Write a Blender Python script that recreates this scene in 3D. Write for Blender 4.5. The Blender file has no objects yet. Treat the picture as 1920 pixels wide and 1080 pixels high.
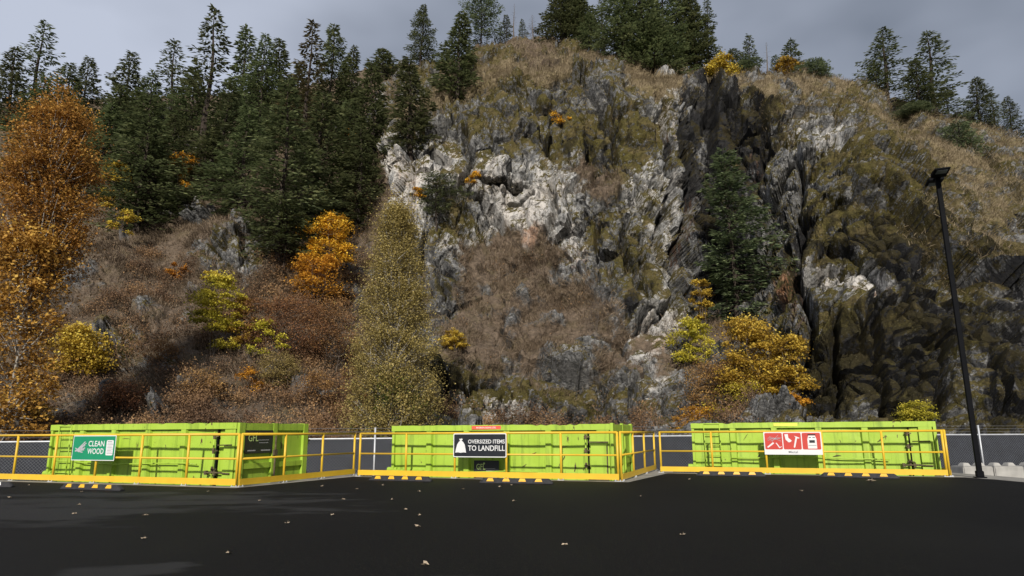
import bpy, math, random
import numpy as np
from mathutils import Vector, Matrix

# ------------------------------------------------------------------ camera, sky, sun, exposure
scene = bpy.context.scene
COL = scene.collection
F_PX, PITCH, ROLL, EYE = 1280.0, math.radians(12.0), 0.0051, 1.08
cam_data = bpy.data.cameras.new('camera'); cam_data.lens = 24.0; cam_data.sensor_width = 36.0
cam_data.clip_start = 0.05; cam_data.clip_end = 3000.0
cam = bpy.data.objects.new('camera', cam_data); COL.objects.link(cam)
cam.matrix_world = (Matrix.Translation((0, 0, EYE)) @ Matrix.Rotation(math.pi / 2 + PITCH, 4, 'X')
                    @ Matrix.Rotation(-ROLL, 4, 'Z'))
scene.camera = cam
scene.view_settings.view_transform = 'Standard'; scene.view_settings.look = 'None'
scene.view_settings.exposure = 0.6; scene.view_settings.gamma = 1.0
scene.view_settings.use_curve_mapping = False

SUN_EL = math.radians(28.0)
SUN_TRAVEL = Vector((0.10, 1.0, 0)).normalized()          # plan direction the light travels in
world = bpy.data.worlds.new("World"); scene.world = world; world.use_nodes = True
nt = world.node_tree; nt.nodes.clear()
wo = nt.nodes.new('ShaderNodeOutputWorld'); bg = nt.nodes.new('ShaderNodeBackground')
sky = nt.nodes.new('ShaderNodeTexSky'); sky.sky_type = 'NISHITA'; sky.sun_disc = False
sky.sun_elevation = SUN_EL
sky.sun_rotation = math.atan2(-SUN_TRAVEL.x, -SUN_TRAVEL.y)
sky.air_density = 1.0; sky.dust_density = 2.0
tc = nt.nodes.new('ShaderNodeTexCoord')
mp = nt.nodes.new('ShaderNodeMapping'); mp.inputs['Scale'].default_value = (1.0, 1.0, 2.2)
nz = nt.nodes.new('ShaderNodeTexNoise'); nz.inputs['Scale'].default_value = 1.9
nz.inputs['Detail'].default_value = 4.0; nz.inputs['Roughness'].default_value = 0.42
rp = nt.nodes.new('ShaderNodeValToRGB')
rp.color_ramp.elements[0].position = 0.34; rp.color_ramp.elements[0].color = (1.25, 1.42, 1.76, 1)
rp.color_ramp.elements[1].position = 0.66; rp.color_ramp.elements[1].color = (3.6, 3.9, 4.65, 1)
mx = nt.nodes.new('ShaderNodeMix'); mx.data_type = 'RGBA'; mx.inputs['Factor'].default_value = 0.93
nt.links.new(tc.outputs['Generated'], mp.inputs['Vector']); nt.links.new(mp.outputs['Vector'], nz.inputs['Vector'])
sxw = nt.nodes.new('ShaderNodeSeparateXYZ'); nt.links.new(tc.outputs['Generated'], sxw.inputs['Vector'])
mw = nt.nodes.new('ShaderNodeMath'); mw.operation = 'MULTIPLY_ADD'; mw.inputs[1].default_value = -.22       # the cloud bank is heavier to the east
nt.links.new(sxw.outputs['X'], mw.inputs[0]); nt.links.new(nz.outputs['Fac'], mw.inputs[2])
nt.links.new(mw.outputs[0], rp.inputs['Fac'])
nt.links.new(sky.outputs['Color'], mx.inputs['A']); nt.links.new(rp.outputs['Color'], mx.inputs['B'])
nt.links.new(mx.outputs['Result'], bg.inputs['Color']); bg.inputs['Strength'].default_value = 0.1
nt.links.new(bg.outputs['Background'], wo.inputs['Surface'])

sd = bpy.data.lights.new('sun', 'SUN'); sd.energy = 3.5; sd.angle = math.radians(2.2); sd.color = (1.0, 0.93, 0.82)
sun = bpy.data.objects.new('sun', sd); COL.objects.link(sun)
_dir = Vector((SUN_TRAVEL.x * math.cos(SUN_EL), SUN_TRAVEL.y * math.cos(SUN_EL), -math.sin(SUN_EL)))
sun.rotation_euler = _dir.to_track_quat('-Z', 'Y').to_euler()

# ------------------------------------------------------------------ picture <-> world
def ray(px, py):
    a = (np.asarray(px, float) - 960) / F_PX; b = -(np.asarray(py, float) - 540) / F_PX
    c, s = math.cos(ROLL), math.sin(ROLL)
    a, b = a * c + b * s, -a * s + b * c
    return a, math.cos(PITCH) - b * math.sin(PITCH), math.sin(PITCH) + b * math.cos(PITCH)

def at(px, py, d):
    x, y, z = ray(px, py)
    return np.stack([x / y * d, np.ones_like(x) * d, EYE + z / y * d], -1)

def gnd(px, py, z=0.0):
    x, y, zz = ray(px, py); t = (z - EYE) / zz
    return float(x * t), float(y * t)

# ------------------------------------------------------------------ helpers
def tag(o, label=None, cat=None, group=None, kind=None):
    if label: o['label'] = label
    if cat: o['category'] = cat
    if group: o['group'] = group
    if kind: o['kind'] = kind
    return o

def thing(name, label, cat, loc=(0, 0, 0), rz=0.0, group=None):
    o = bpy.data.objects.new(name, None); COL.objects.link(o); o.empty_display_size = 0.2
    o.location = loc; o.rotation_euler = (0, 0, rz)
    return tag(o, label, cat, group)

def link_mesh(name, me, mat=None, parent=None):
    if mat and not me.materials: me.materials.append(mat)
    o = bpy.data.objects.new(name, me); COL.objects.link(o)
    if parent: o.parent = parent
    return o

def np_mesh(name, V, faces, mat=None, attrs=None, smooth=False):
    """V (n,3); faces list of int arrays (m,k)."""
    me = bpy.data.meshes.new(name)
    V = np.ascontiguousarray(V, np.float32)
    me.vertices.add(len(V)); me.vertices.foreach_set('co', V.ravel())
    if not isinstance(faces, (list, tuple)): faces = [faces]
    loops = np.concatenate([f.ravel() for f in faces]).astype(np.int32)
    tot = np.concatenate([np.full(len(f), f.shape[1], np.int32) for f in faces])
    start = np.concatenate([[0], np.cumsum(tot)[:-1]]).astype(np.int32)
    me.loops.add(len(loops)); me.loops.foreach_set('vertex_index', loops)
    me.polygons.add(len(tot)); me.polygons.foreach_set('loop_start', start)
    me.polygons.foreach_set('loop_total', tot)
    me.polygons.foreach_set('use_smooth', np.full(len(tot), smooth, bool))
    for k, a in (attrs or {}).items():
        at_ = me.attributes.new(k, 'FLOAT_COLOR', 'POINT')
        c = np.ones((len(V), 4), np.float32); c[:, :a.shape[1]] = a
        at_.data.foreach_set('color', c.ravel())
    me.update(calc_edges=True); me.validate()
    if mat: me.materials.append(mat)
    return me

class MB:
    def __init__(s): s.v = []; s.f = []
    def add(s, vs, fs):
        o = len(s.v); s.v += [tuple(map(float, v)) for v in vs]; s.f += [tuple(i + o for i in f) for f in fs]; return s
    def box(s, x0, x1, y0, y1, z0, z1):
        return s.add([(x0,y0,z0),(x1,y0,z0),(x1,y1,z0),(x0,y1,z0),(x0,y0,z1),(x1,y0,z1),(x1,y1,z1),(x0,y1,z1)],
                     [(0,3,2,1),(4,5,6,7),(0,1,5,4),(1,2,6,5),(2,3,7,6),(3,0,4,7)])
    def tube(s, pts, r, n=8, cap=True):
        pts = [Vector(p) for p in pts]; rs = r if isinstance(r, (list, tuple)) else [r] * len(pts)
        vs = []; fs = []
        for i, p in enumerate(pts):
            d = (pts[min(i + 1, len(pts) - 1)] - pts[max(i - 1, 0)]).normalized()
            a = d.orthogonal().normalized(); 
            if abs(d.z) < 0.99: a = Vector((-d.y, d.x, 0)).normalized()
            else: a = Vector((1, 0, 0))
            b = d.cross(a)
            for k in range(n):
                t = 2 * math.pi * (k + .5) / n
                vs.append(p + (a * math.cos(t) + b * math.sin(t)) * rs[i])
        for i in range(len(pts) - 1):
            for k in range(n):
                fs.append((i*n+k, i*n+(k+1) % n, (i+1)*n+(k+1) % n, (i+1)*n+k))
        if cap:
            fs.append(tuple(range(n))[::-1]); fs.append(tuple((len(pts)-1)*n + k for k in range(n)))
        return s.add(vs, fs)
    def prism_y(s, pts, y0, y1):
        """outline in (x,z), front at y0 (towards -y)."""
        n = len(pts)
        vs = [(x, y0, z) for x, z in pts] + [(x, y1, z) for x, z in pts]
        fs = [tuple(range(n)), tuple(range(2*n-1, n-1, -1))] + [(i, n+i, n+(i+1) % n, (i+1) % n) for i in range(n)]
        return s.add(vs, fs)
    def prism_z(s, pts, z0, z1):
        n = len(pts)
        vs = [(x, y, z0) for x, y in pts] + [(x, y, z1) for x, y in pts]
        fs = [tuple(range(n))[::-1], tuple(range(n, 2*n))] + [(i, (i+1) % n, n+(i+1) % n, n+i) for i in range(n)]
        return s.add(vs, fs)
    def prism_x(s, pts, x0, x1):
        n = len(pts)
        vs = [(x0, y, z) for y, z in pts] + [(x1, y, z) for y, z in pts]
        fs = [tuple(range(n))[::-1], tuple(range(n, 2*n))] + [(i, (i+1) % n, n+(i+1) % n, n+i) for i in range(n)]
        return s.add(vs, fs)
    def build(s, name, mat, parent=None, bevel=0.0, smooth=False):
        me = bpy.data.meshes.new(name); me.from_pydata(s.v, [], s.f); me.update()
        import bmesh
        bm = bmesh.new(); bm.from_mesh(me)
        bmesh.ops.recalc_face_normals(bm, faces=bm.faces)
        if bevel > 0:
            bmesh.ops.bevel(bm, geom=[e for e in bm.edges if len(e.link_faces) == 2 and e.calc_face_angle(0) > 0.6],
                            offset=bevel, segments=2, affect='EDGES', clamp_overlap=True)
        bm.to_mesh(me); bm.free()
        if smooth: me.polygons.foreach_set('use_smooth', [True] * len(me.polygons))
        return link_mesh(name, me, mat, parent)

def rrect(x0, x1, z0, z1, r, n=5):
    out = []
    for cx, cz, a0 in ((x1-r, z0+r, -90), (x1-r, z1-r, 0), (x0+r, z1-r, 90), (x0+r, z0+r, 180)):
        for k in range(n + 1):
            a = math.radians(a0 + 90 * k / n); out.append((cx + r*math.cos(a), cz + r*math.sin(a)))
    return out

def text_obj(name, lines, mat, parent, y, extrude=0.0015):
    """lines: (text, x, z, height, width or None, align). Built as real raised lettering facing -y."""
    V = []; Fs = []
    for txt, x, z, h, w, al in lines:
        c = bpy.data.curves.new('lettering', 'FONT'); c.body = txt; c.size = 1.0; c.extrude = 0.0; c.resolution_u = 3
        c.offset = 0.012
        o = bpy.data.objects.new('lettering', c); COL.objects.link(o)
        me = bpy.data.meshes.new_from_object(o.evaluated_get(bpy.context.evaluated_depsgraph_get()))
        bpy.data.objects.remove(o); bpy.data.curves.remove(c)
        co = np.empty(len(me.vertices) * 3, np.float32); me.vertices.foreach_get('co', co); co = co.reshape(-1, 3)
        lo, hi = co.min(0), co.max(0)
        k = h / (hi[1] - lo[1]); kx = (w / (hi[0] - lo[0])) if w else k
        X = (co[:, 0] - lo[0]) * kx; Z = (co[:, 1] - lo[1]) * k
        if al == 'C': X = X - (hi[0] - lo[0]) * kx / 2
        b = len(V)
        V += [(x + a, y, z + c_) for a, c_ in zip(X, Z)]
        Fs += [tuple(b + i for i in p.vertices) for p in me.polygons]
        bpy.data.meshes.remove(me)
    m = MB(); m.v = V; m.f = Fs
    me = bpy.data.meshes.new(name); me.from_pydata(V, [], Fs); me.update()
    return link_mesh(name, me, mat, parent)

# ------------------------------------------------------------------ numpy noise
def _h(ix, iy, iz, seed):
    with np.errstate(over='ignore'):
        h = (ix.astype(np.int64) * 374761393 + iy.astype(np.int64) * 668265263 + iz.astype(np.int64) * 2147483647 + seed * 974634777)
        h = (h ^ (h >> 13)) & 0xFFFFFFFF
        h = (h * 1274126177) & 0xFFFFFFFF
        h = (h ^ (h >> 16)); h = (h * 2246822519) & 0xFFFFFFFF; h = h ^ (h >> 13)
    return (h & 0xFFFFFF) / float(0xFFFFFF)

def vnoise(P, seed=0):
    i = np.floor(P); f = P - i; i = i.astype(np.int64); u = f * f * f * (f * (f * 6 - 15) + 10)
    r = 0
    for dx in (0, 1):
        for dy in (0, 1):
            for dz in (0, 1):
                w = (u[..., 0] if dx else 1-u[..., 0]) * (u[..., 1] if dy else 1-u[..., 1]) * (u[..., 2] if dz else 1-u[..., 2])
                r = r + w * _h(i[..., 0]+dx, i[..., 1]+dy, i[..., 2]+dz, seed)
    return r * 2 - 1

def fbm(P, oct=4, seed=0, gain=.5):
    a = 1.0; s = 0; t = 0
    for k in range(oct):
        s = s + a * vnoise(P * (2.03 ** k) + 17.3 * k, seed + k); t += a; a *= gain
    return s / t

def facets(P, seed):
    """nearest jittered cell: (random tilt plane value, crack distance F2-F1, random of cell)."""
    i0 = np.floor(P).astype(np.int64)
    n = len(P); d1 = np.full(n, 1e9); d2 = np.full(n, 1e9); pl = np.zeros(n); rn = np.zeros(n)
    for dx in (-1, 0, 1):
        for dy in (-1, 0, 1):
            for dz in (-1, 0, 1):
                ix, iy, iz = i0[:, 0]+dx, i0[:, 1]+dy, i0[:, 2]+dz
                cx = ix + .1 + .8*_h(ix, iy, iz, seed); cy = iy + .1 + .8*_h(ix, iy, iz, seed+1); cz = iz + .1 + .8*_h(ix, iy, iz, seed+2)
                ex, ey, ez = P[:, 0]-cx, P[:, 1]-cy, P[:, 2]-cz
                d = np.sqrt(ex*ex + ey*ey + ez*ez)
                gx = _h(ix, iy, iz, seed+3)*2-1; gy = _h(ix, iy, iz, seed+4)*2-1; gz = _h(ix, iy, iz, seed+5)*2-1
                r_ = _h(ix, iy, iz, seed+6)
                v = gx*ex + gy*ey*.5 + gz*ez + (r_-.5)
                m = d < d1
                d2 = np.where(m, d1, np.minimum(d2, d)); pl = np.where(m, v, pl); rn = np.where(m, r_, rn); d1 = np.where(m, d, d1)
    return pl, d2 - d1, rn

# ------------------------------------------------------------------ materials
def mat_new(name):
    m = bpy.data.materials.new(name); m.use_nodes = True
    n = m.node_tree.nodes; b = n['Principled BSDF']
    return m, m.node_tree, b

def N(t, kind, **kw):
    n = t.nodes.new(kind)
    for k, v in kw.items():
        if k in n.inputs: n.inputs[k].default_value = v
        else: setattr(n, k, v)
    return n

def mixc(t, fac, a, b, mode='MIX'):
    n = t.nodes.new('ShaderNodeMix'); n.data_type = 'RGBA'; n.blend_type = mode
    for s, v in (('Factor', fac), ('A', a), ('B', b)):
        if isinstance(v, bpy.types.NodeSocket): t.links.new(v, n.inputs[s])
        elif s == 'Factor': n.inputs[s].default_value = v
        else: n.inputs[s].default_value = (*v, 1) if len(v) == 3 else v
    return n.outputs['Result']

def ramp(t, src, stops):
    r = t.nodes.new('ShaderNodeValToRGB'); e = r.color_ramp.elements
    while len(e) < len(stops): e.new(0.5)
    for k, (p, c) in enumerate(stops):
        e[k].position = p; e[k].color = (c, c, c, 1) if not isinstance(c, tuple) else (*c, 1)
    t.links.new(src, r.inputs['Fac']); return r.outputs['Color']

def math_(t, op, a, b=None, c=None):
    n = t.nodes.new('ShaderNodeMath'); n.operation = op
    for i, v in enumerate((a, b, c)):
        if v is None: continue
        if isinstance(v, bpy.types.NodeSocket): t.links.new(v, n.inputs[i])
        else: n.inputs[i].default_value = v
    return n.outputs[0]

def noise(t, scale, vec=None, detail=4, rough=.55, mscale=None, coord='Object'):
    tcn = t.nodes.new('ShaderNodeTexCoord'); src = tcn.outputs[coord]
    if mscale:
        mpn = t.nodes.new('ShaderNodeMapping'); mpn.inputs['Scale'].default_value = mscale
        t.links.new(src, mpn.inputs['Vector']); src = mpn.outputs['Vector']
    n = t.nodes.new('ShaderNodeTexNoise'); n.inputs['Scale'].default_value = scale
    n.inputs['Detail'].default_value = detail; n.inputs['Roughness'].default_value = rough
    t.links.new(src, n.inputs['Vector']); return n.outputs['Fac']

def plain(name, col, rough=.5, var=.12, scale=6.0, metallic=0.0, bump=0.0, spec=.4):
    m, t, b = mat_new(name)
    f = noise(t, scale, detail=5)
    lo = tuple(c*(1-var) for c in col); hi = tuple(min(1, c*(1+var)) for c in col)
    t.links.new(mixc(t, ramp(t, f, [(.3, 0.0), (.7, 1.0)]), lo, hi), b.inputs['Base Color'])
    b.inputs['Roughness'].default_value = rough; b.inputs['Metallic'].default_value = metallic
    b.inputs['Specular IOR Level'].default_value = spec
    if bump:
        bn = t.nodes.new('ShaderNodeBump'); bn.inputs['Strength'].default_value = bump; bn.inputs['Distance'].default_value = .02
        t.links.new(noise(t, scale*8, detail=4), bn.inputs['Height']); t.links.new(bn.outputs['Normal'], b.inputs['Normal'])
    return m

M = {}
def make_bin_paint():
    m, t, b = mat_new('lime green chipped paint')
    base = mixc(t, ramp(t, noise(t, 1.3, detail=5), [(.3, 0.0), (.7, 1.0)]), (.28, .425, .040), (.335, .485, .060))
    # grime running down the sheet
    st = noise(t, 1.0, detail=5, rough=.6, mscale=(9, 9, .7))
    base = mixc(t, ramp(t, st, [(.52, 0.0), (.74, .7)]), base, (.10, .17, .022))
    # rust chips and scrapes
    sc = noise(t, 2.6, detail=9, rough=.68, mscale=(2.2, 2.2, .9))
    base = mixc(t, ramp(t, sc, [(.635, 0.0), (.665, 1.0)]), base, (.075, .04, .022))
    t.links.new(base, b.inputs['Base Color']); b.inputs['Roughness'].default_value = .48
    b.inputs['Specular IOR Level'].default_value = .35
    bn = t.nodes.new('ShaderNodeBump'); bn.inputs['Strength'].default_value = .25; bn.inputs['Distance'].default_value = .05
    t.links.new(noise(t, 2.2, detail=3), bn.inputs['Height']); t.links.new(bn.outputs['Normal'], b.inputs['Normal'])
    return m
M['lime'] = make_bin_paint()
M['rust'] = plain('rusty scraped steel', (.085, .065, .035), .8, .5, 12)
M['rail'] = plain('safety yellow rail paint', (.60, .385, .028), .42, .08, 3)
M['galv'] = plain('galvanised steel', (.46, .48, .51), .45, .12, 8, metallic=.25)
M['black'] = plain('black powder coat', (.0035, .004, .0055), .65, .2, 5, spec=.06)
M['rubber'] = plain('black recycled rubber', (.020, .020, .023), .75, .35, 20, bump=.3)
M['yellow'] = plain('yellow reflective marker', (.66, .36, .02), .4, .1, 20)
M['white'] = plain('white sign paint', (.60, .61, .62), .4, .03, 4)
M['signgreen'] = plain('green sign paint', (.010, .215, .105), .4, .05, 4)
M['signblack'] = plain('black sign paint', (.012, .014, .019), .4, .2, 4)
M['signred'] = plain('red sign paint', (.45, .045, .035), .4, .06, 4)
M['grey'] = plain('light grey print', (.36, .36, .39), .5, .1, 20)
M['darkgrey'] = plain('dark grey print', (.12, .14, .16), .5, .1, 20)
M['limeprint'] = plain('pale green print', (.42, .55, .20), .5, .1, 20)
M['redsticker'] = plain('red warning sticker', (.62, .10, .06), .5, .15, 15)
M['yellowsticker'] = plain('yellow sticker', (.68, .66, .09), .5, .15, 15)
M['concrete'] = plain('weathered concrete', (.24, .23, .21), .85, .3, 2.5, bump=.4, spec=.2)
M['block'] = plain('pale cast concrete', (.32, .315, .30), .9, .22, 2.2, bump=.4, spec=.2)
M['screen'] = plain('black privacy mesh', (.022, .025, .034), .8, .25, 3, spec=.2)
M['wire'] = plain('grey wire', (.11, .115, .125), .5, .1, 10)
M['bark'] = plain('grey brown bark', (.045, .036, .030), .9, .4, 5, spec=.1)
M['palebark'] = plain('pale grey bark', (.26, .245, .22), .9, .3, 6, spec=.1)
M['deadwood'] = plain('dead weathered wood', (.12, .10, .085), .9, .3, 6, spec=.1)

def foliage_mat(name, cols, transl=.35):
    """cols: dark, mid, light; the 'tint' attribute picks one per leaf spray."""
    m, t, b = mat_new(name)
    a = t.nodes.new('ShaderNodeAttribute'); a.attribute_name = 'tint'
    sep = t.nodes.new('ShaderNodeSeparateColor'); t.links.new(a.outputs['Color'], sep.inputs['Color'])
    c = ramp(t, sep.outputs['Red'], [(0.0, cols[0]), (.5, cols[1]), (1.0, cols[2])])
    oi = t.nodes.new('ShaderNodeObjectInfo')
    hs = t.nodes.new('ShaderNodeHueSaturation')
    t.links.new(math_(t, 'MULTIPLY_ADD', oi.outputs['Random'], .5, .75), hs.inputs['Value'])
    t.links.new(math_(t, 'MULTIPLY_ADD', oi.outputs['Random'], .035, .485), hs.inputs['Hue'])
    t.links.new(c, hs.inputs['Color'])
    b.inputs['Roughness'].default_value = .65; b.inputs['Specular IOR Level'].default_value = .2
    t.links.new(hs.outputs['Color'], b.inputs['Base Color'])
    tr = t.nodes.new('ShaderNodeBsdfTranslucent'); t.links.new(hs.outputs['Color'], tr.inputs['Color'])
    ms = t.nodes.new('ShaderNodeMixShader'); ms.inputs['Fac'].default_value = transl
    out = t.nodes['Material Output']
    t.links.new(b.outputs['BSDF'], ms.inputs[1]); t.links.new(tr.outputs['BSDF'], ms.inputs[2])
    t.links.new(ms.outputs['Shader'], out.inputs['Surface'])
    return m
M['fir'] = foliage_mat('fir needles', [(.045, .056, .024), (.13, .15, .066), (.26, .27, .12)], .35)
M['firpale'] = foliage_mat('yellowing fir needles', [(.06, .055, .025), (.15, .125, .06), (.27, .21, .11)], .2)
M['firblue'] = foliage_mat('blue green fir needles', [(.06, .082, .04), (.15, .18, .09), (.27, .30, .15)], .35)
M['orange'] = foliage_mat('orange autumn leaves', [(.17, .09, .022), (.47, .26, .05), (.70, .46, .10)], .35)
M['olive'] = foliage_mat('olive yellow birch leaves', [(.16, .13, .045), (.38, .31, .105), (.58, .48, .18)], .35)
M['yellow_leaf'] = foliage_mat('yellow maple leaves', [(.22, .135, .02), (.56, .39, .05), (.76, .60, .12)], .35)
M['lime_leaf'] = foliage_mat('yellow green leaves', [(.22, .20, .02), (.52, .44, .05), (.74, .62, .10)], .35)
M['rusty_leaf'] = foliage_mat('rusty red leaves', [(.10, .052, .026), (.27, .14, .062), (.46, .26, .09)], .35)
M['gold_leaf'] = foliage_mat('orange gold leaves', [(.24, .10, .014), (.60, .28, .03), (.80, .46, .06)], .35)
M['green_leaf'] = foliage_mat('green leaves', [(.05, .065, .014), (.14, .16, .035), (.28, .27, .07)], .35)
M['tan_leaf'] = foliage_mat('dry tan leaves', [(.12, .085, .04), (.30, .21, .10), (.45, .34, .18)], .2)
M['brush'] = foliage_mat('dead brush', [(.075, .056, .040), (.21, .160, .108), (.38, .305, .215)], .1)
M['grass'] = foliage_mat('dry grass', [(.10, .078, .045), (.25, .20, .125), (.44, .37, .25)], .2)
M['undergrowth'] = foliage_mat('reddish undergrowth', [(.07, .042, .030), (.20, .115, .068), (.37, .22, .11)], .3)
M['moss'] = foliage_mat('moss tufts', [(.03, .027, .008), (.075, .066, .016), (.135, .118, .03)], .1)

# ------------------------------------------------------------------ the hill
CREST = [(-300,200),(0,190),(300,185),(560,165),(640,142),(700,126),(760,112),(800,100),(860,84),(900,75),(960,69),(1020,73),
         (1100,93),(1150,106),(1220,128),(1300,136),(1420,138),(1500,138),(1560,146),(1620,156),(1700,182),(1780,210),(1850,226),(1920,240),(2250,330)]
_cx = np.array([c[0] for c in CREST], float); _cy = np.array([c[1] for c in CREST], float)
def crest(px): return np.interp(px, _cx, _cy)
# distance of the hillside (metres ahead) read at picture columns: {column: [(row, distance), ...]}
DIST = {
 -300: [(860,30),(800,34),(600,50),(450,66),(300,90),(190,115)],
 0: [(860,34),(800,40),(700,46),(600,54),(450,70),(300,95),(190,118)],
 150: [(860,36),(800,41),(700,48),(600,56),(520,62),(480,64),(450,72),(300,97),(190,118)],
 300: [(860,36),(800,41),(700,48),(600,57),(450,73),(300,97),(190,118)],
 430: [(860,37),(800,42),(700,49),(600,57),(525,62),(440,66),(380,76),(300,94),(180,118)],
 560: [(860,37),(800,43),(700,50),(600,58),(500,68),(400,80),(300,95),(180,116)],
 660: [(860,38),(800,46),(700,54),(600,63),(500,75),(400,90),(300,100),(200,108),(130,120)],
 715: [(860,40),(800,48),(700,56),(600,63),(500,70),(400,75),(300,80),(250,84),(200,93),(150,103),(120,116)],
 760: [(860,40),(800,50),(700,56),(600,61),(500,66),(400,70),(300,74.5),(262,75),(220,83),(180,92),(140,103),(110,112)],
 850: [(860,41),(800,52),(740,53.5),(700,56),(620,61),(560,66),(480,70),(400,73),(300,76),(240,79),(190,85),(168,91),(120,102),(85,108)],
 950: [(860,41),(800,53),(745,54),(700,57),(640,62),(560,68),(490,72),(460,74),(400,75.5),(352,75),(330,73.5),(300,76),(200,80),(150,84),(135,92),(100,99),(70,106)],
 1050: [(860,41),(800,53),(740,54.5),(700,58),(640,62),(570,67),(520,69),(400,72),(350,73),(335,75.5),(300,77),(200,80),(130,84),(118,93),(95,101),(74,108)],
 1150: [(860,41),(800,52),(750,54),(700,58),(640,61),(560,64),(400,68),(352,69.5),(330,74),(300,76),(200,80),(130,84),(118,92),(105,102)],
 1240: [(860,42),(800,52),(700,56),(650,58),(620,60.5),(560,63),(400,68),(300,74),(200,79),(155,83),(145,92),(128,100)],
 1290: [(860,42),(800,52),(700,57),(600,63),(500,69),(400,75),(300,80),(200,84),(160,88),(136,95)],
 1350: [(860,42),(800,50),(700,56),(620,63),(500,73),(400,78),(300,81),(200,84),(150,88),(138,96)],
 1430: [(860,41),(800,49),(700,55),(620,61),(500,67),(400,71),(300,76),(200,81),(150,86),(138,96)],
 1490: [(860,40),(800,46),(700,50),(600,53),(500,57),(400,62),(300,69),(262,73),(200,80),(150,86),(138,95)],
 1600: [(860,38),(800,44),(700,46.5),(600,49.5),(500,53.5),(400,56),(300,62),(258,66),(244,73),(200,78),(160,86),(150,92)],
 1720: [(860,37),(800,42),(700,45),(600,48),(500,51),(400,56),(320,62),(272,68),(255,74),(200,84),(185,90)],
 1820: [(860,36),(800,41),(700,44),(600,47),(500,52),(400,58),(320,66),(270,76),(220,90)],
 1920: [(860,35),(800,40),(700,43),(600,48),(500,54),(400,61),(300,74),(240,92)],
 2250: [(860,32),(800,36),(600,46),(400,62),(330,80)],
}
_dc = sorted(DIST)
def dist(px, py):
    px = np.atleast_1d(np.asarray(px, float)); py = np.atleast_1d(np.asarray(py, float))
    T = np.empty((len(_dc),) + py.shape)
    for k, c in enumerate(_dc):
        q = sorted(DIST[c]); T[k] = np.interp(py, [a for a, _ in q], [d for _, d in q])
    j = np.clip(np.searchsorted(_dc, px) - 1, 0, len(_dc) - 2)
    c0 = np.array(_dc, float)[j]; c1 = np.array(_dc, float)[j + 1]
    u = np.clip((px - c0) / (c1 - c0), 0, 1); u = u * u * (3 - 2 * u) * .6 + u * .4
    ii = np.arange(px.size)
    return T[j, ii] * (1 - u) + T[j + 1, ii] * u if px.ndim == 1 else None

NX, NY = 980, 380
pxs = np.linspace(-260, 2230, NX); vs = np.linspace(0, 1, NY)
PX = np.repeat(pxs[None, :], NY, 0); PY = 862 + (crest(PX) - 862) * vs[:, None]
D = dist(PX.ravel(), PY.ravel()).reshape(NY, NX)
def blur(A, k, ax):
    w = np.array([math.exp(-.5 * (i / (k / 2.0)) ** 2) for i in range(-k, k + 1)]); w /= w.sum()
    P_ = np.pad(A, [(k, k) if a == ax else (0, 0) for a in (0, 1)], mode='edge')
    return sum(w[i] * (P_[i:i + A.shape[0], :] if ax == 0 else P_[:, i:i + A.shape[1]]) for i in range(2 * k + 1))
D = blur(blur(D, 22, 1), 3, 0)
P = at(PX, PY, D)

# ---- what covers the rock where (moss, grass, brush, clean pale faces, black staining with darker gully, clefts and overhangs, rust)
wob = np.stack([PX / 60.0, PY / 60.0, np.zeros_like(PX)], -1)
WX = PX + 34 * fbm(wob.reshape(-1, 3), 4, 5).reshape(PX.shape) + 16 * fbm(wob.reshape(-1, 3) * 5, 3, 7).reshape(PX.shape)
WY = PY + 34 * fbm(wob.reshape(-1, 3) + 40, 4, 9).reshape(PX.shape) + 16 * fbm(wob.reshape(-1, 3) * 5 + 9, 3, 8).reshape(PX.shape)
def blob(cx, cy, rx, ry, rot=0.0, soft=.65):
    c, s = math.cos(math.radians(rot)), math.sin(math.radians(rot))
    dx, dy = WX - cx, WY - cy
    r = np.sqrt(((dx * c + dy * s) / rx) ** 2 + ((-dx * s + dy * c) / ry) ** 2)
    return np.clip((1 + soft - r) / (2 * soft), 0, 1)
def paint(A, blobs):
    for q in blobs:
        
        w = q[0]; b = blob(*q[1:])
        A[:] = A * (1 - b) + w * b
    return A
Pn = P.reshape(-1, 3)
n_big = fbm(Pn / 7.0, 4, 21).reshape(PX.shape); n_mid = fbm(Pn / 2.2, 4, 22).reshape(PX.shape); n_sm = fbm(Pn / .8, 3, 23).reshape(PX.shape)
stretch = Pn * np.array([1 / 1.1, 1 / 1.1, 1 / 7.0]); n_str = fbm(stretch, 4, 24).reshape(PX.shape)

left = np.clip((735 - WX) / 30, 0, 1)                         # the brush slope left of the cliff
brush = np.clip(left + 0, 0, 1)
brush = paint(brush, [(1, 1010, 640, 175, 62), (1, 985, 540, 105, 75), (.95, 945, 485, 62, 30), (.8, 1190, 700, 75, 50, 20), (.85, 1110, 340, 55, 18, -8),
                      (.9, 1330, 720, 75, 90), (.8, 1340, 620, 40, 60), (.6, 740, 640, 60, 150), (.0, 440, 478, 62, 48, 10), (.15, 225, 640, 60, 42, 30), (.15, 120, 490, 55, 38),
                      (.2, 330, 690, 50, 30, 30), (.3, 250, 575, 45, 22, 30), (.5, 880, 150, 90, 45, -25), (.55, 980, 95, 120, 28), (.6, 700, 180, 60, 60),
                      (.7, 1010, 790, 260, 14), (.25, 300, 790, 20, 10), (.0, 930, 758, 95, 30), (.9, 1140, 790, 60, 40), (.1, 380, 395, 20, 22), (.25, 360, 610, 30, 16, 30)])
grass = np.zeros_like(PX)
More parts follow.
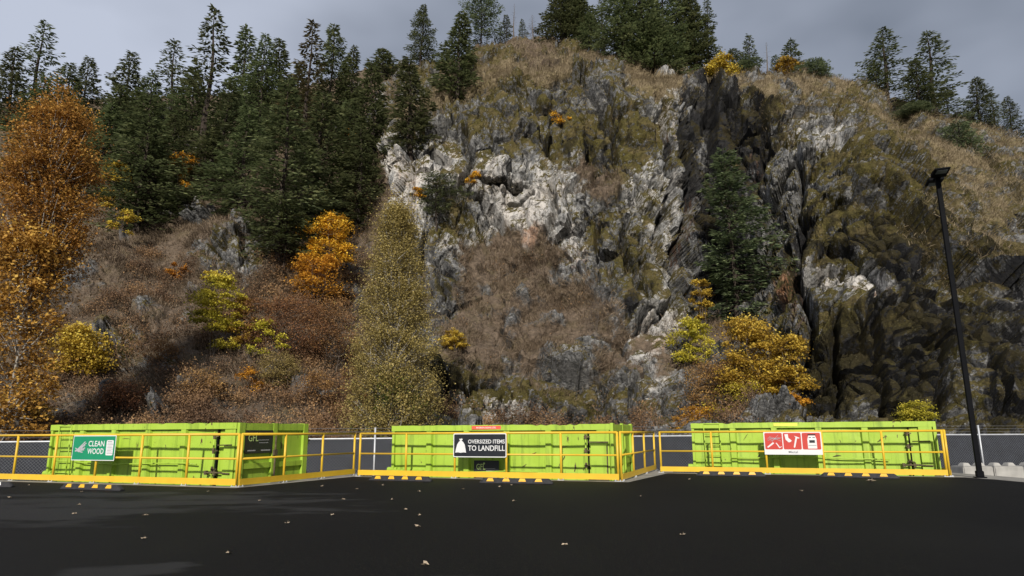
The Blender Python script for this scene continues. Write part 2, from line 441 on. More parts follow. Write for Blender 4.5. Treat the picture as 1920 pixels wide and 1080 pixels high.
grass = paint(grass, [(.25, 1010, 100, 190, 40, 0), (1, 850, 170, 170, 15, -22, .4), (1, 1050, 127, 130, 11, -6, .4), (.95, 1215, 150, 60, 20, 30), (1, 1390, 150, 170, 14),
                      (.3, 1560, 185, 150, 42, 12), (.62, 1800, 250, 170, 44, 30), (.45, 1870, 350, 110, 110, 35), (.3, 1830, 430, 90, 60), (.75, 1500, 152, 110, 10),
                      (.3, 980, 100, 70, 22), (.6, 1760, 300, 130, 22, 36), (.4, 650, 200, 70, 60)])
moss = np.full_like(PX, .22)
moss = paint(moss, [(.75, 960, 215, 230, 62, 4), (.5, 820, 250, 85, 40, -20), (.8, 1080, 265, 110, 55), (.85, 1160, 240, 90, 80), (.95, 895, 415, 48, 85, -28), (.75, 1150, 400, 105, 62), (.7, 1190, 480, 85, 90),
                    (.35, 1060, 450, 45, 70), (.8, 900, 715, 150, 40, 10), (.9, 870, 690, 45, 80), (.75, 1130, 745, 130, 40, 8), (.85, 1640, 400, 170, 120), (.95, 1640, 660, 190, 140),
                    (.7, 1560, 300, 130, 40), (.8, 1680, 275, 110, 40), (.75, 1610, 200, 110, 34), (.25, 1560, 235, 80, 25), (.15, 1580, 535, 92, 42, 10), (.7, 1840, 560, 90, 130),
                    (.5, 1900, 760, 50, 80), (.55, 1430, 200, 60, 50), (.25, 1235, 640, 50, 70), (.15, 1240, 340, 60, 50, 10), (.12, 990, 385, 75, 75), (.1, 775, 345, 58, 85), (.35, 1290, 400, 45, 150),
                    (.55, 440, 480, 60, 40), (.55, 250, 640, 70, 40), (.12, 940, 770, 80, 22), (.85, 930, 150, 60, 35), (.4, 1450, 280, 60, 60)])
pale = np.full_like(PX, .28)
pale = paint(pale, [(1, 775, 335, 60, 85), (.75, 860, 300, 85, 38, 18), (1, 995, 395, 68, 80, 8), (1, 1000, 445, 40, 28), (.9, 890, 470, 34, 48), (.6, 830, 440, 40, 90), (.7, 1060, 470, 28, 70, -10), (.75, 1085, 330, 30, 40),
                    (.75, 1215, 350, 60, 42, 15), (.65, 1245, 470, 28, 140, -4), (1, 1232, 645, 36, 78, 18), (.8, 1250, 190, 40, 55), (.55, 1290, 230, 25, 90), (.65, 1510, 240, 70, 50, 25), (.5, 1460, 300, 50, 60),
                    (1, 1590, 528, 80, 34, 12), (.9, 920, 770, 80, 32), (.7, 1800, 680, 26, 26), (.5, 1900, 740, 40, 60), (.5, 1850, 520, 40, 40), (.4, 990, 170, 55, 30, 20), (.5, 1330, 340, 30, 60), (.45, 440, 480, 50, 40), (.6, 225, 650, 24, 40), (.45, 330, 690, 60, 26, 20)])
dark = np.full_like(PX, .12)
dark = paint(dark, [(.5, 1390, 260, 75, 110), (.75, 1420, 230, 40, 85), (.85, 1290, 300, 16, 120, 6), (.75, 1335, 300, 26, 160), (.95, 1370, 480, 55, 170), (.8, 1500, 470, 45, 90), (.85, 1640, 690, 200, 110), (.55, 1640, 440, 160, 70),
                    (.75, 1690, 520, 60, 40), (.8, 1830, 640, 85, 150), (.8, 1720, 600, 60, 120), (.75, 1890, 690, 80, 130), (.15, 1580, 530, 80, 40, 10), (.55, 860, 690, 30, 90), (.6, 960, 350, 34, 16, 25), (.5, 1100, 285, 60, 40), (.5, 845, 520, 36, 40),
                    (.4, 1080, 400, 20, 70), (.6, 835, 760, 25, 50), (.6, 1190, 600, 22, 55, 15), (.75, 800, 262, 40, 10, -15), (.5, 1010, 770, 80, 20), (.55, 705, 300, 14, 100), (.3, 1800, 750, 40, 60)])
rust = np.zeros_like(PX)
rust = paint(rust, [(.75, 1478, 545, 24, 60, 4), (.7, 995, 460, 36, 18), (.5, 1245, 660, 26, 46, 10), (.45, 1075, 500, 24, 60), (.4, 770, 340, 40, 60), (.6, 1640, 556, 60, 12, -10), (.4, 1290, 420, 25, 90), (.35, 1420, 290, 30, 60), (.5, 885, 500, 25, 25), (.35, 1265, 240, 20, 70)])
# the joints, clefts and ledges of the face: (line, half width, how deep it is cut, how much its colour is darkened)
CLEFTS = [
 ([(738,270),(775,264),(810,277),(845,302)], 8, 2.6, .6), ([(880,322),(905,337),(935,354),(960,362),(990,346)], 6, 1.7, .5), ([(960,397),(985,387),(1000,374)], 5, 1.6, .4),
 ([(850,338),(900,370),(940,430),(968,470)], 6, 2.0, .3), ([(1040,350),(1045,420),(1025,450),(1040,500),(1060,560)], 6, 2.2, .4),
 ([(1222,150),(1245,200),(1256,260),(1260,330),(1250,400),(1240,470)], 7, 2.6, .5), ([(1287,165),(1275,250),(1290,350),(1282,450),(1262,560),(1215,620),(1190,645)], 7, 2.6, .5),
 ([(1330,150),(1335,250),(1342,330)], 14, 3.2, .5), ([(1430,180),(1440,260),(1425,330)], 9, 2.2, .5), ([(1190,640),(1215,590),(1250,578)], 6, 2.4, .7),
 ([(826,772),(870,746),(900,722),(932,705)], 5, 1.8, .6), ([(1525,515),(1560,500),(1600,512),(1650,500),(1692,528)], 9, 2.2, .4), ([(1500,400),(1490,500),(1520,600),(1510,700)], 11, 2.2, .3),
 ([(1640,580),(1660,680),(1650,780)], 8, 1.8, .3), ([(1750,540),(1772,640),(1760,760)], 9, 1.8, .3), ([(1840,600),(1852,700),(1872,790)], 9, 2.0, .4), ([(1560,600),(1575,700),(1565,790)], 8, 1.6, .3),
 ([(800,420),(790,480),(812,540)], 7, 2.2, .5), ([(870,430),(886,480),(880,530)], 6, 1.8, .4), ([(1060,352),(1120,347),(1180,352),(1238,382)], 5, 1.2, .2), ([(1100,290),(1112,350)], 6, 1.5, .4),
 ([(1180,390),(1170,470),(1192,560)], 6, 1.8, .3), ([(1120,400),(1114,480),(1124,560)], 5, 1.4, .3), ([(1215,420),(1200,520)], 5, 1.5, .3), ([(975,228),(1010,250),(1032,292)], 6, 1.8, .5),
 ([(868,228),(882,292)], 6, 1.6, .4), ([(1140,200),(1152,290)], 6, 1.6, .3), ([(1470,250),(1502,330),(1480,400)], 8, 2.0, .4), ([(1520,215),(1600,232),(1660,225)], 6, 1.4, .4),
 ([(930,160),(1000,178),(1060,170)], 6, 1.6, .3), ([(770,290),(765,360),(780,420)], 5, 1.3, .4), ([(1385,170),(1390,250)], 10, 2.0, .4), ([(1700,400),(1760,470),(1800,560)], 9, 1.8, .4),
 ([(905,400),(925,460),(905,515)], 5, 1.4, .3), ([(1000,745),(1005,800)], 5, 1.5, .5), ([(1075,745),(1060,800)], 5, 1.4, .4), ([(1180,720),(1200,790)], 7, 1.8, .4), ([(845,700),(835,790)], 7, 2.0, .5),
 ([(400,450),(420,490),(410,530)], 5, 1.3, .4), ([(450,440),(465,490)], 5, 1.3, .4), ([(200,620),(220,690)], 5, 1.2, .4)]
cut = np.zeros_like(PX); cleft_dark = np.zeros_like(PX)
CX = PX + .35 * (WX - PX); CY = PY + .35 * (WY - PY)
for line, hw, dep, dk in CLEFTS:
    best = np.full(PX.shape, 1e9)
    for (xa, ya), (xb, yb) in zip(line[:-1], line[1:]):
        ux, uy = xb - xa, yb - ya; tt = np.clip(((CX - xa) * ux + (CY - ya) * uy) / (ux * ux + uy * uy), 0, 1)
        best = np.minimum(best, np.hypot(CX - xa - tt * ux, CY - ya - tt * uy))
    g1 = np.exp(-(best / hw) ** 2); cut = np.maximum(cut, dep * g1); cleft_dark = np.maximum(cleft_dark, dk * np.exp(-(best / (hw * .6)) ** 2))
    cut = cut - .35 * dep * np.exp(-((best - 2.6 * hw) / (1.4 * hw)) ** 2)         # the lips on both sides stand out
grass = np.clip(grass * (1.0 + .9 * n_mid + .5 * n_sm), 0, 1)
brush = np.clip(brush * (1 + .9 * n_big + .9 * n_mid - .6 * np.clip(fbm(Pn / 4.5, 3, 27).reshape(PX.shape) * 2.2 - .25, 0, 1)), 0, 1)
soil = np.clip(np.maximum(grass, brush), 0, 1)
rockk = np.clip(1 - soil * 1.15, 0, 1)
moss = paint(moss, [(.8, 1000, 105, 200, 40), (.8, 1800, 290, 150, 60, 32), (.6, 1860, 400, 100, 90)])
moss = np.clip(moss + .13 + .65 * n_mid + .35 * n_big + .3 * n_sm, 0, 1)
pale = np.clip(pale + .45 * n_str + .3 * n_mid, 0, 1)
dark = np.clip(np.maximum(dark + .55 * n_str + .2 * n_big, 0) + cleft_dark, 0, 1)
moss = np.clip(moss - .5 * cleft_dark, 0, 1)

# ---- relief: blocks and cracks in the rock, soft lumps in the soil
def normals(Q):
    du = np.gradient(Q, axis=1); dv = np.gradient(Q, axis=0)
    n_ = np.cross(du, dv); n_ /= np.linalg.norm(n_, axis=-1, keepdims=True) + 1e-9
    return n_
Nn = normals(blur(blur(P[..., 0], 6, 1), 6, 0)[..., None] * [1, 0, 0] + blur(blur(P[..., 1], 6, 1), 6, 0)[..., None] * [0, 1, 0] + blur(blur(P[..., 2], 6, 1), 6, 0)[..., None] * [0, 0, 1])
if Nn[NY // 3, NX // 2, 1] > 0: Nn = -Nn
Nn = Nn * .55 + np.array([0, -.75, .25]); Nn /= np.linalg.norm(Nn, axis=-1, keepdims=True)
warp = Pn + 1.2 * np.stack([fbm(Pn / 4, 3, 31), fbm(Pn / 4, 3, 32), fbm(Pn / 4, 3, 33)], -1)
tilt = np.array([[.985, 0, -.17], [0, 1, 0], [.17, 0, .985]])       # the beds dip to one side
face = paint(np.zeros_like(PX), [(1, 1000, 400, 66, 75, 8), (1, 775, 345, 42, 80), (1, 1232, 645, 34, 72, 18), (.8, 1062, 470, 26, 60), (.7, 880, 300, 50, 26, 18), (.7, 1245, 440, 24, 110)]).ravel()
disp = np.zeros(len(Pn))
gap = np.linalg.norm(np.gradient(P, axis=1), axis=-1).ravel()      # how far apart neighbouring points are
for cell, st, amp, crk, sd_ in ((9.5, 1.9, 3.0, 1.2, 51), (3.8, 2.9, 1.7, .9, 61), (1.7, 2.6, .65, .4, 71), (.8, 1.8, .2, .12, 81)):
    Q = (warp @ tilt) / np.array([cell, cell, cell * st])
    pl, ck, rn = facets(Q, sd_)
    k_ = np.clip(cell * .22 / gap, .03, 1) ** 1.5 * (1 - face * (.8 if cell < 2 else .55 if cell < 5 else .2))
    disp += k_ * (amp * pl) - k_ * crk * np.exp(-(ck / .07) ** 2) * (rn > .25)
disp = disp.reshape(PX.shape) + 1.2 * fbm(Pn / 11.0, 3, 41).reshape(PX.shape) + .45 * n_str - 1.15 * cut
lump = (.9 * fbm(Pn / 8.0, 4, 43) + .5 * fbm(Pn / 2.2, 3, 44)).reshape(PX.shape)
edge = np.clip(vs / .06, 0, 1)[:, None]
rk = np.clip(rockk + .12, 0, 1)
relief = (disp * rk + lump * (1 - rk)) * edge
P2 = P + Nn * relief[..., None]
# ---- behind the crest the ground runs on back and down
back = []
top = P2[-1]
for dy, dz in ((2.0, .25), (6.0, .3), (16, -2.0), (45, -10.0), (90, -45.0)):
    q = top.copy(); sc_ = (top[:, 1] + dy) / top[:, 1]; q[:, 0] *= sc_; q[:, 1] += dy; q[:, 2] += dz; back.append(q)
first = P2[0].copy(); first[:, 2] = -1.6
ALL = np.concatenate([first[None], P2, np.stack(back)], 0)
R_, C_ = ALL.shape[:2]
idx = np.arange(R_ * C_).reshape(R_, C_)
quads = np.stack([idx[:-1, :-1], idx[:-1, 1:], idx[1:, 1:], idx[1:, :-1]], -1).reshape(-1, 4)
def ext(A): return np.concatenate([A[:1], A, np.repeat(A[-1:], 5, 0)], 0).ravel()
cover = np.stack([ext(moss), ext(grass), ext(brush)], -1); stone = np.stack([ext(pale), ext(dark), ext(rust)], -1)

def make_hill_mat():
    m, t, b = mat_new('hillside rock and soil')
    A = N(t, 'ShaderNodeAttribute', attribute_name='cover'); B = N(t, 'ShaderNodeAttribute', attribute_name='stone')
    sa = N(t, 'ShaderNodeSeparateColor'); sb = N(t, 'ShaderNodeSeparateColor')
    t.links.new(A.outputs['Color'], sa.inputs['Color']); t.links.new(B.outputs['Color'], sb.inputs['Color'])
    mo, gr, br = sa.outputs; pa, da, ru = sb.outputs
    fine = noise(t, 2.6, detail=8, rough=.7); mid = noise(t, .55, detail=7, rough=.65)
    strk = noise(t, 1.0, detail=7, rough=.68, mscale=(2.6, 2.6, .42)); spk = noise(t, 7.0, detail=5, rough=.7)
    def thr(mask, n_, lo, hi, k=.8):
        return ramp(t, math_(t, 'ADD', mask, math_(t, 'MULTIPLY', math_(t, 'SUBTRACT', n_, .5), k)), [(lo, 0.0), (hi, 1.0)])
    # crack network: two sizes of joints, upright and warped
    wn = N(t, 'ShaderNodeTexNoise', Scale=.5, Detail=4.0); tw = N(t, 'ShaderNodeTexCoord'); t.links.new(tw.outputs['Object'], wn.inputs['Vector'])
    wv = N(t, 'ShaderNodeVectorMath', operation='MULTIPLY_ADD'); t.links.new(wn.outputs['Color'], wv.inputs[0]); wv.inputs[1].default_value = (3.5, 3.5, 3.5); t.links.new(tw.outputs['Object'], wv.inputs[2])
    def cracks(sc_, st, w):
        mp_ = N(t, 'ShaderNodeMapping'); mp_.inputs['Scale'].default_value = (1, 1, st); mp_.inputs['Rotation'].default_value = (0, .12, 0); t.links.new(wv.outputs[0], mp_.inputs['Vector'])
        vo = N(t, 'ShaderNodeTexVoronoi', feature='DISTANCE_TO_EDGE', Scale=sc_); t.links.new(mp_.outputs['Vector'], vo.inputs['Vector'])
        return ramp(t, vo.outputs['Distance'], [(0.0, 1.0), (w, 0.0)])
    big = cracks(.22, .45, .045); sml = cracks(.75, .5, .06)
    rock = mixc(t, ramp(t, fine, [(.34, 0.0), (.66, 1.0)]), (.050, .051, .054), (.27, .27, .27))
    rock = mixc(t, math_(t, 'MULTIPLY', thr(pa, strk, .42, .72, 1.5), .9), rock, (.46, .455, .445))
    rock = mixc(t, math_(t, 'MULTIPLY', thr(pa, mid, .60, .95, .9), .6), rock, (.56, .515, .47))
    rock = mixc(t, ramp(t, strk, [(.26, .9), (.43, 0.0)]), rock, (.035, .035, .038))
    rock = mixc(t, ramp(t, spk, [(.56, 0.0), (.70, .65)]), rock, (.42, .42, .40))        # lichen flecks
    rock = mixc(t, ramp(t, spk, [(.30, .75), (.44, 0.0)]), rock, (.040, .038, .036))
    rock = mixc(t, math_(t, 'MULTIPLY', thr(da, strk, .38, .60, 1.5), .93), rock, (.014, .014, .016))
    rock = mixc(t, math_(t, 'MULTIPLY', thr(ru, strk, .35, .70, .9), .75), rock, (.28, .14, .065))
    rock = mixc(t, math_(t, 'MULTIPLY', big, ramp(t, mid, [(.38, 0.0), (.55, .95)])), rock, (.012, .012, .012))
    rock = mixc(t, math_(t, 'MULTIPLY', sml, ramp(t, fine, [(.35, .1), (.60, .8)])), rock, (.018, .018, .017))
    mfine = noise(t, 1.5, detail=9, rough=.78)
    # moss holds on faces turned up
    ge = N(t, 'ShaderNodeNewGeometry'); sn = N(t, 'ShaderNodeSeparateXYZ'); t.links.new(ge.outputs['Normal'], sn.inputs['Vector'])
    up = math_(t, 'MULTIPLY_ADD', sn.outputs['Z'], .55, -.12)
    mossm = ramp(t, math_(t, 'ADD', math_(t, 'ADD', mo, up), math_(t, 'MULTIPLY', math_(t, 'SUBTRACT', mfine, .5), 3.4)), [(.45, 0.0), (.62, 1.0)])
    mossc = mixc(t, ramp(t, spk, [(.3, 0.0), (.7, 1.0)]), (.016, .0145, .006), (.118, .100, .028))
    mossc = mixc(t, ramp(t, mid, [(.45, 0.0), (.65, .6)]), mossc, (.15, .115, .06))
    mossc = mixc(t, ramp(t, fine, [(.50, 0.0), (.66, .7)]), mossc, (.030, .024, .012))
    mossc = mixc(t, math_(t, 'MULTIPLY', thr(da, strk, .36, .66, .9), .82), mossc, (.017, .0145, .008))
    mossc = mixc(t, ramp(t, spk, [(.62, 0.0), (.72, .6)]), mossc, (.22, .21, .17))
    c = mixc(t, mossm, rock, mossc)
    soilc = mixc(t, ramp(t, fine, [(.3, 0.0), (.72, 1.0)]), (.045, .034, .025), (.20, .152, .112))
    soilc = mixc(t, ramp(t, mid, [(.5, 0.0), (.7, .5)]), soilc, (.085, .072, .03))
    c = mixc(t, thr(br, fine, .35, .6, .8), c, soilc)
    grc = mixc(t, ramp(t, spk, [(.3, 0.0), (.7, 1.0)]), (.11, .085, .05), (.29, .235, .15))
    grc = mixc(t, ramp(t, mid, [(.48, 0.0), (.66, .75)]), grc, (.11, .092, .035))
    c = mixc(t, thr(gr, fine, .38, .62, .9), c, grc)
    t.links.new(c, b.inputs['Base Color']); b.inputs['Roughness'].default_value = .92; b.inputs['Specular IOR Level'].default_value = .12
    h = math_(t, 'MULTIPLY_ADD', fine, .6, math_(t, 'MULTIPLY', spk, .25))
    bn = N(t, 'ShaderNodeBump', Strength=1.0, Distance=.42); t.links.new(h, bn.inputs['Height']); t.links.new(bn.outputs['Normal'], b.inputs['Normal'])
    return m
hill = link_mesh('hill', np_mesh('hill', ALL.reshape(-1, 3), quads, make_hill_mat(), {'cover': cover, 'stone': stone}))
tag(hill, 'mossy grey rock cliff and brown brush slope rising behind the fence', 'hill', kind='structure')

def hill_point(px, py):
    """a point of the built hillside under a picture position."""
    j = int(np.clip(round((px + 260) / 2490 * (NX - 1)), 0, NX - 1)); cy = crest(px)
    i = int(np.clip(round((862 - py) / (862 - cy) * (NY - 1)), 0, NY - 1))
    return P2[i, j]

# ------------------------------------------------------------------ ground cover growing on the hill (nobody could count it)
NR = normals(P2)
if NR[NY // 3, NX // 2, 1] > 0: NR = -NR
area = np.linalg.norm(np.cross(np.gradient(P2, axis=1), np.gradient(P2, axis=0)), axis=-1)
vis = (PX > -60) & (PX < 1980) & (PY > 60)
rng = np.random.default_rng(4)
def spots(weight, n):
    w = (weight * area * vis * np.clip((150 / D) ** 1.0, 0, 4)).ravel(); w /= w.sum()
    k = rng.choice(w.size, n, p=w)
    p = P2.reshape(-1, 3)[k] + rng.normal(0, .14, (n, 3)) * [1, 1, .6]
    return p, NR.reshape(-1, 3)[k], D.ravel()[k]
def blades(name, weight, n, lmin, lmax, wd, mat, lean, label, cat, clump=0.0, tintnoise=3.0, seed=0):
    p, nn, d = spots(weight, n)
    L = rng.uniform(lmin, lmax, n)[:, None]
    flow = np.stack([fbm(p / 2.5, 2, 90 + seed), -.6 + 0 * L[:, 0], .2 + .5 * fbm(p / 2.5, 2, 95 + seed)], -1)   # neighbours lean the same way
    dirv = nn * .55 + np.array([0, 0, .55]) + flow * lean + rng.normal(0, .33, (n, 3))
    dirv /= np.linalg.norm(dirv, axis=1, keepdims=True)
    bend = np.array([0, -.25, -.75]) * lean + flow * .4 + rng.normal(0, .18, (n, 3))
    side = np.cross(dirv, rng.normal(0, 1, (n, 3))); side /= np.linalg.norm(side, axis=1, keepdims=True) + 1e-9
    w = (wd * (.7 + d / 110))[:, None] * rng.uniform(.6, 1.3, (n, 1))
    a = p - nn * .05; m_ = a + dirv * L * .55; e = m_ + (dirv * .6 + bend * .7) * L * .5
    V = np.stack([a - side * w, a + side * w, m_ - side * w * .7, m_ + side * w * .7, e], 1).reshape(-1, 3)
    o = np.arange(n)[:, None] * 5
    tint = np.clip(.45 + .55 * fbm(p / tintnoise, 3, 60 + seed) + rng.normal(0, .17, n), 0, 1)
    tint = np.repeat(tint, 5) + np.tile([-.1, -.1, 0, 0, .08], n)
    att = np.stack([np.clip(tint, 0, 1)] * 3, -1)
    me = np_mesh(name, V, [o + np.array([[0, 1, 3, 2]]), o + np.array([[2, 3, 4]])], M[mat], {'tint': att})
    return tag(link_mesh(name, me, None), label, cat, kind='stuff')
def leaflets(name, weight, n, size, hgt, mat, label, cat, seed=0):
    p, nn, d = spots(weight, n)
    p = p + nn * np.abs(rng.normal(0, hgt, (n, 1))) + np.array([0, 0, 1]) * np.abs(rng.normal(0, hgt, (n, 1)))
    a = rng.normal(0, 1, (n, 3)); a /= np.linalg.norm(a, axis=1, keepdims=True)
    b = np.cross(a, rng.normal(0, 1, (n, 3))); b /= np.linalg.norm(b, axis=1, keepdims=True) + 1e-9
    s = (size * (.6 + d / 120) * rng.uniform(.6, 1.4, n))[:, None]
    V = np.stack([p - a * s, p + b * s * .6, p + a * s, p - b * s * .6], 1).reshape(-1, 3)
    tint = np.clip(.4 + .7 * fbm(p / 2.0, 3, 70 + seed) + rng.normal(0, .15, n), 0, 1)
    att = np.stack([np.repeat(tint, 4)] * 3, -1)
    me = np_mesh(name, V, np.arange(4 * n).reshape(n, 4), M[mat], {'tint': att})
    return tag(link_mesh(name, me, None), label, cat, kind='stuff')
tuft = np.clip(.5 + 2.2 * fbm(Pn / 1.6, 2, 77).reshape(PX.shape), .03, 1.6)
bn_ = np.clip(.35 + 1.1 * n_big + .8 * n_mid, 0.02, 1.5)
blades('dead_brush', brush ** 1.5 * (PY > 300) * np.clip(1.2 - bn_ * .4, .1, 2) * tuft, 150000, .35, 1.05, .017, 'brush', .8,
       'tangled dead brown stems and bracken covering the slopes below the cliff', 'brush', seed=1)
blades('dry_grass', np.clip(grass, 0, 1) ** 1.5 + .10 * brush * (PY < 560) + .05 * tuft ** 3 * moss * rockk * np.clip(1 - 3 * dark, 0, 1) * (PX < 1480), 90000, .3, .8, .016, 'grass', .45,
       'dry tan grass growing along the rim and ledges of the cliff', 'grass', seed=2)
redw = brush * np.clip(bn_ - .25, 0, 1) * (PY > 480) * np.where(PX < 700, 1.0, .03) * np.clip((PX - 30) / 120, .3, 1) + brush * np.clip((PY - 735) / 40, 0, 1) * .8 + .6 * brush * np.exp(-((PX - 590) / 90) ** 2 - ((PY - 590) / 110) ** 2)
leaflets('undergrowth', redw * np.clip(tuft, .03, 2) ** 1.5, 190000, .060, .36, 'undergrowth', 'low reddish brown shrubs and fallen leaves covering the lower slope', 'undergrowth', seed=3)

# ------------------------------------------------------------------ ground: lower yard, concrete apron, blacktop
ANG = math.radians(20.5)
U = Vector((math.cos(ANG), -math.sin(ANG), 0)); NV = Vector((math.sin(ANG), math.cos(ANG), 0))
YARD = -0.9
def make_ground_mat():
    m, t, b = mat_new('gravel yard')
    f = noise(t, 3.0, detail=8, rough=.75)
    t.links.new(mixc(t, ramp(t, f, [(.35, 0.0), (.7, 1.0)]), (.05, .047, .044), (.16, .15, .14)), b.inputs['Base Color'])
    b.inputs['Roughness'].default_value = .95
    return m
g = MB(); g.add([(-1500, -1500, YARD), (1500, -1500, YARD), (1500, 1500, YARD), (-1500, 1500, YARD)], [(0, 1, 2, 3)])
tag(g.build('ground', make_ground_mat()), 'gravel yard below the paved lot', 'ground', kind='structure')

LC, MC0, RC0 = Vector((-5.82, 14.93, 0)), Vector((-4.01, 18.41, 0)), Vector((4.08, 19.40, 0))
MC1 = MC0 + U * 6.86; RC1 = RC0 + U * 6.84
ME = MC1 + NV * 4.86; LE = LC + NV * 4.30; RE = RC1 + NV * 2.0
def xy(v): return (v.x, v.y)
asph = [(-60, LC.y + 54.18 * math.tan(ANG) - .3), xy(LC - NV * .30 + U * .22), xy(MC0 - NV * .22 - U * .02), xy(MC1 - NV * .26 + U * .24), (4.16, 18.98),
        xy(RC1 - NV * .22 + U * .28), (10.86, 15.9), (10.9, 15.0), (14.5, 13.0), (60, 4), (60, -60), (-60, -60)]
apron = [(-60, LC.y + 54.18 * math.tan(ANG) + .15), xy(LC - U * .2 + NV * .15), xy(LE - U * .2 + NV * .25), xy(MC0 + NV * .15 - U * .1), xy(MC0 + NV * .15), xy(MC1 + NV * .15 - U * .2),
         xy(ME - U * .2 + NV * .2), xy(ME + U * .5 + NV * .2), xy(RC0 + NV * .15 + U * .3), xy(RC1 + NV * .15 - U * .2), xy(RE - U * .2 + NV * .2), xy(RE + U * .35 + NV * .2), (12.0, 15.6), (15.2, 13.3), (62, 4.2), (62, -62), (-62, -62)]
tag(MB().prism_z(apron, YARD - .05, 0).build('pavement', M['concrete']), 'concrete apron edging the raised paved lot', 'pavement', kind='structure')
def make_asphalt():
    m, t, b = mat_new('fresh blacktop')
    f = noise(t, 60, detail=3, rough=.7); l = noise(t, .35, detail=5, rough=.6)
    sw = noise(t, 1.1, detail=7, rough=.62, mscale=(.5, 1.2, 1))
    c = mixc(t, ramp(t, f, [(.3, 0.0), (.75, 1.0)]), (.0042, .0042, .0045), (.0100, .0099, .0102))
    c = mixc(t, ramp(t, l, [(.35, 0.0), (.7, .6)]), c, (.0056, .0056, .0059))
    # dusty dried puddle marks at three places
    tcn = N(t, 'ShaderNodeTexCoord'); sx = N(t, 'ShaderNodeSeparateXYZ'); t.links.new(tcn.outputs['Object'], sx.inputs['Vector'])
    tot = None
    for cx, cy, rx, ry in ((-7.0, 11.4, 4.4, 2.4), (-.35, 5.3, .8, .3), (-3.2, 5.9, .5, .35), (-6.5, 9.6, 2.0, .9)):
        q = math_(t, 'ADD', math_(t, 'POWER', math_(t, 'DIVIDE', math_(t, 'SUBTRACT', sx.outputs['X'], cx), rx), 2.0),
                  math_(t, 'POWER', math_(t, 'DIVIDE', math_(t, 'SUBTRACT', sx.outputs['Y'], cy), ry), 2.0))
        q = math_(t, 'SUBTRACT', 1.0, q)
        tot = q if tot is None else math_(t, 'MAXIMUM', tot, q)
    tot = math_(t, 'ADD', math_(t, 'MULTIPLY', math_(t, 'SUBTRACT', sw, .5), 6.5), tot)
    c = mixc(t, ramp(t, tot, [(.0, 0.0), (.7, .85)]), c, (.030, .030, .031))
    sp = noise(t, 26, detail=6, rough=.8)
    c = mixc(t, ramp(t, sp, [(.54, 0.0), (.68, .75)]), c, (.030, .0295, .029))
    c = mixc(t, ramp(t, noise(t, .22, detail=6, rough=.6, mscale=(1, .5, 1)), [(.46, 0.0), (.62, .35)]), c, (.014, .0136, .0132))
    t.links.new(c, b.inputs['Base Color'])
    b.inputs['Roughness'].default_value = .72; b.inputs['Specular IOR Level'].default_value = .07
    bn = N(t, 'ShaderNodeBump', Strength=.5, Distance=.012)
    t.links.new(f, bn.inputs['Height']); t.links.new(bn.outputs['Normal'], b.inputs['Normal'])
    return m
a = MB(); a.add([(x, y, .004) for x, y in asph], [tuple(range(len(asph)))])
tag(a.build('road', make_asphalt()), 'fresh black asphalt lot in front of the bins', 'road', kind='structure')

# ------------------------------------------------------------------ safety railings
def railing(label, p0, rz, posts, ends=(True, True)):
    """posts: positions along local x; toe board, two rails and posts each a part."""
    t = thing('safety_railing', label, 'railing', p0, rz, 'yellow safety railings round the drop-off bays')
    x0, x1 = posts[0], posts[-1]; r = .028
    MB().tube([(x0, 0, 1.085), (x1, 0, 1.085)], r, 10).build('top_rail', M['rail'], t, smooth=True)
    MB().tube([(x0, 0, .575), (x1, 0, .575)], .022, 10).build('mid_rail', M['rail'], t, smooth=True)
    b = MB().box(x0 - .02, x1 + .02, -.036, -.028, .035, .165)
    b.build('toe_board', M['rail'], t)
    for x in posts:
        p = MB().tube([(x, 0, .012), (x, 0, 1.1)], r, 10).build('post', M['rail'], t, smooth=True)
        q = MB().box(x - .075, x + .075, -.07, .07, .002, .014)
        for sx_ in (-.055, .055): q.tube([(x + sx_, -.05, .014), (x + sx_, -.05, .04)], .010, 6)
        q.build('base_plate', M['galv'], p)
    return t
S_ = 1.3715
railing('long yellow railing carrying the green sign, running out at the left', LC, -ANG, [-.03 - S_ * k for k in range(8)][::-1])
railing('angled yellow railing at the open end of the bay with the green sign', LC + U * .055, math.pi / 2 - ANG, [.0, 1.42, 2.85, 4.27])
railing('long yellow railing carrying the black sign', MC0, -ANG, [S_ * k for k in range(5)] + [6.83])
railing('angled yellow railing beside the wedge of bare concrete', MC1 + U * .03, math.pi / 2 - ANG, [.06, 1.56, 3.15, 4.84])
railing('long yellow railing carrying the white and red sign', RC0, -ANG, [S_ * k for k in range(5)] + [6.80])
railing('short yellow railing turning back beside the lamp post', RC1 + U * .03, math.pi / 2 - ANG, [.06, 1.85])

# ------------------------------------------------------------------ roll-off bins
def plate_text(pl, w, h, y):
    """company plate print: letters and the small grey lines under them."""
    text_obj('lettering', [('GFL', -w * .40, h * .02, h * .30, w * .36, 'L')], M['limeprint'], pl, y)
    rg = random.Random(3)
    for x0, x1, z, hh in ((-.03 * w, .36 * w, h * .06, .022), (.0, .33 * w, -h * .06, .022), (-.40 * w, -.12 * w, -h * .40, .05), (.08 * w, .42 * w, -h * .40, .05)):
        m = MB(); x = x0
        while x < x1:
            l = rg.uniform(.025, .045) * w; m.box(x, min(x + l, x1), y - .001, y + .001, z, z + h * hh); x += l + .010 * w
        m.build('small_print', M['grey'], pl)
    d = MB().tube([(-.09 * w, y - .001, h * .34), (-.09 * w, y + .001, h * .34)], h * .055, 12)
    d.build('emblem', M['limeprint'], pl)

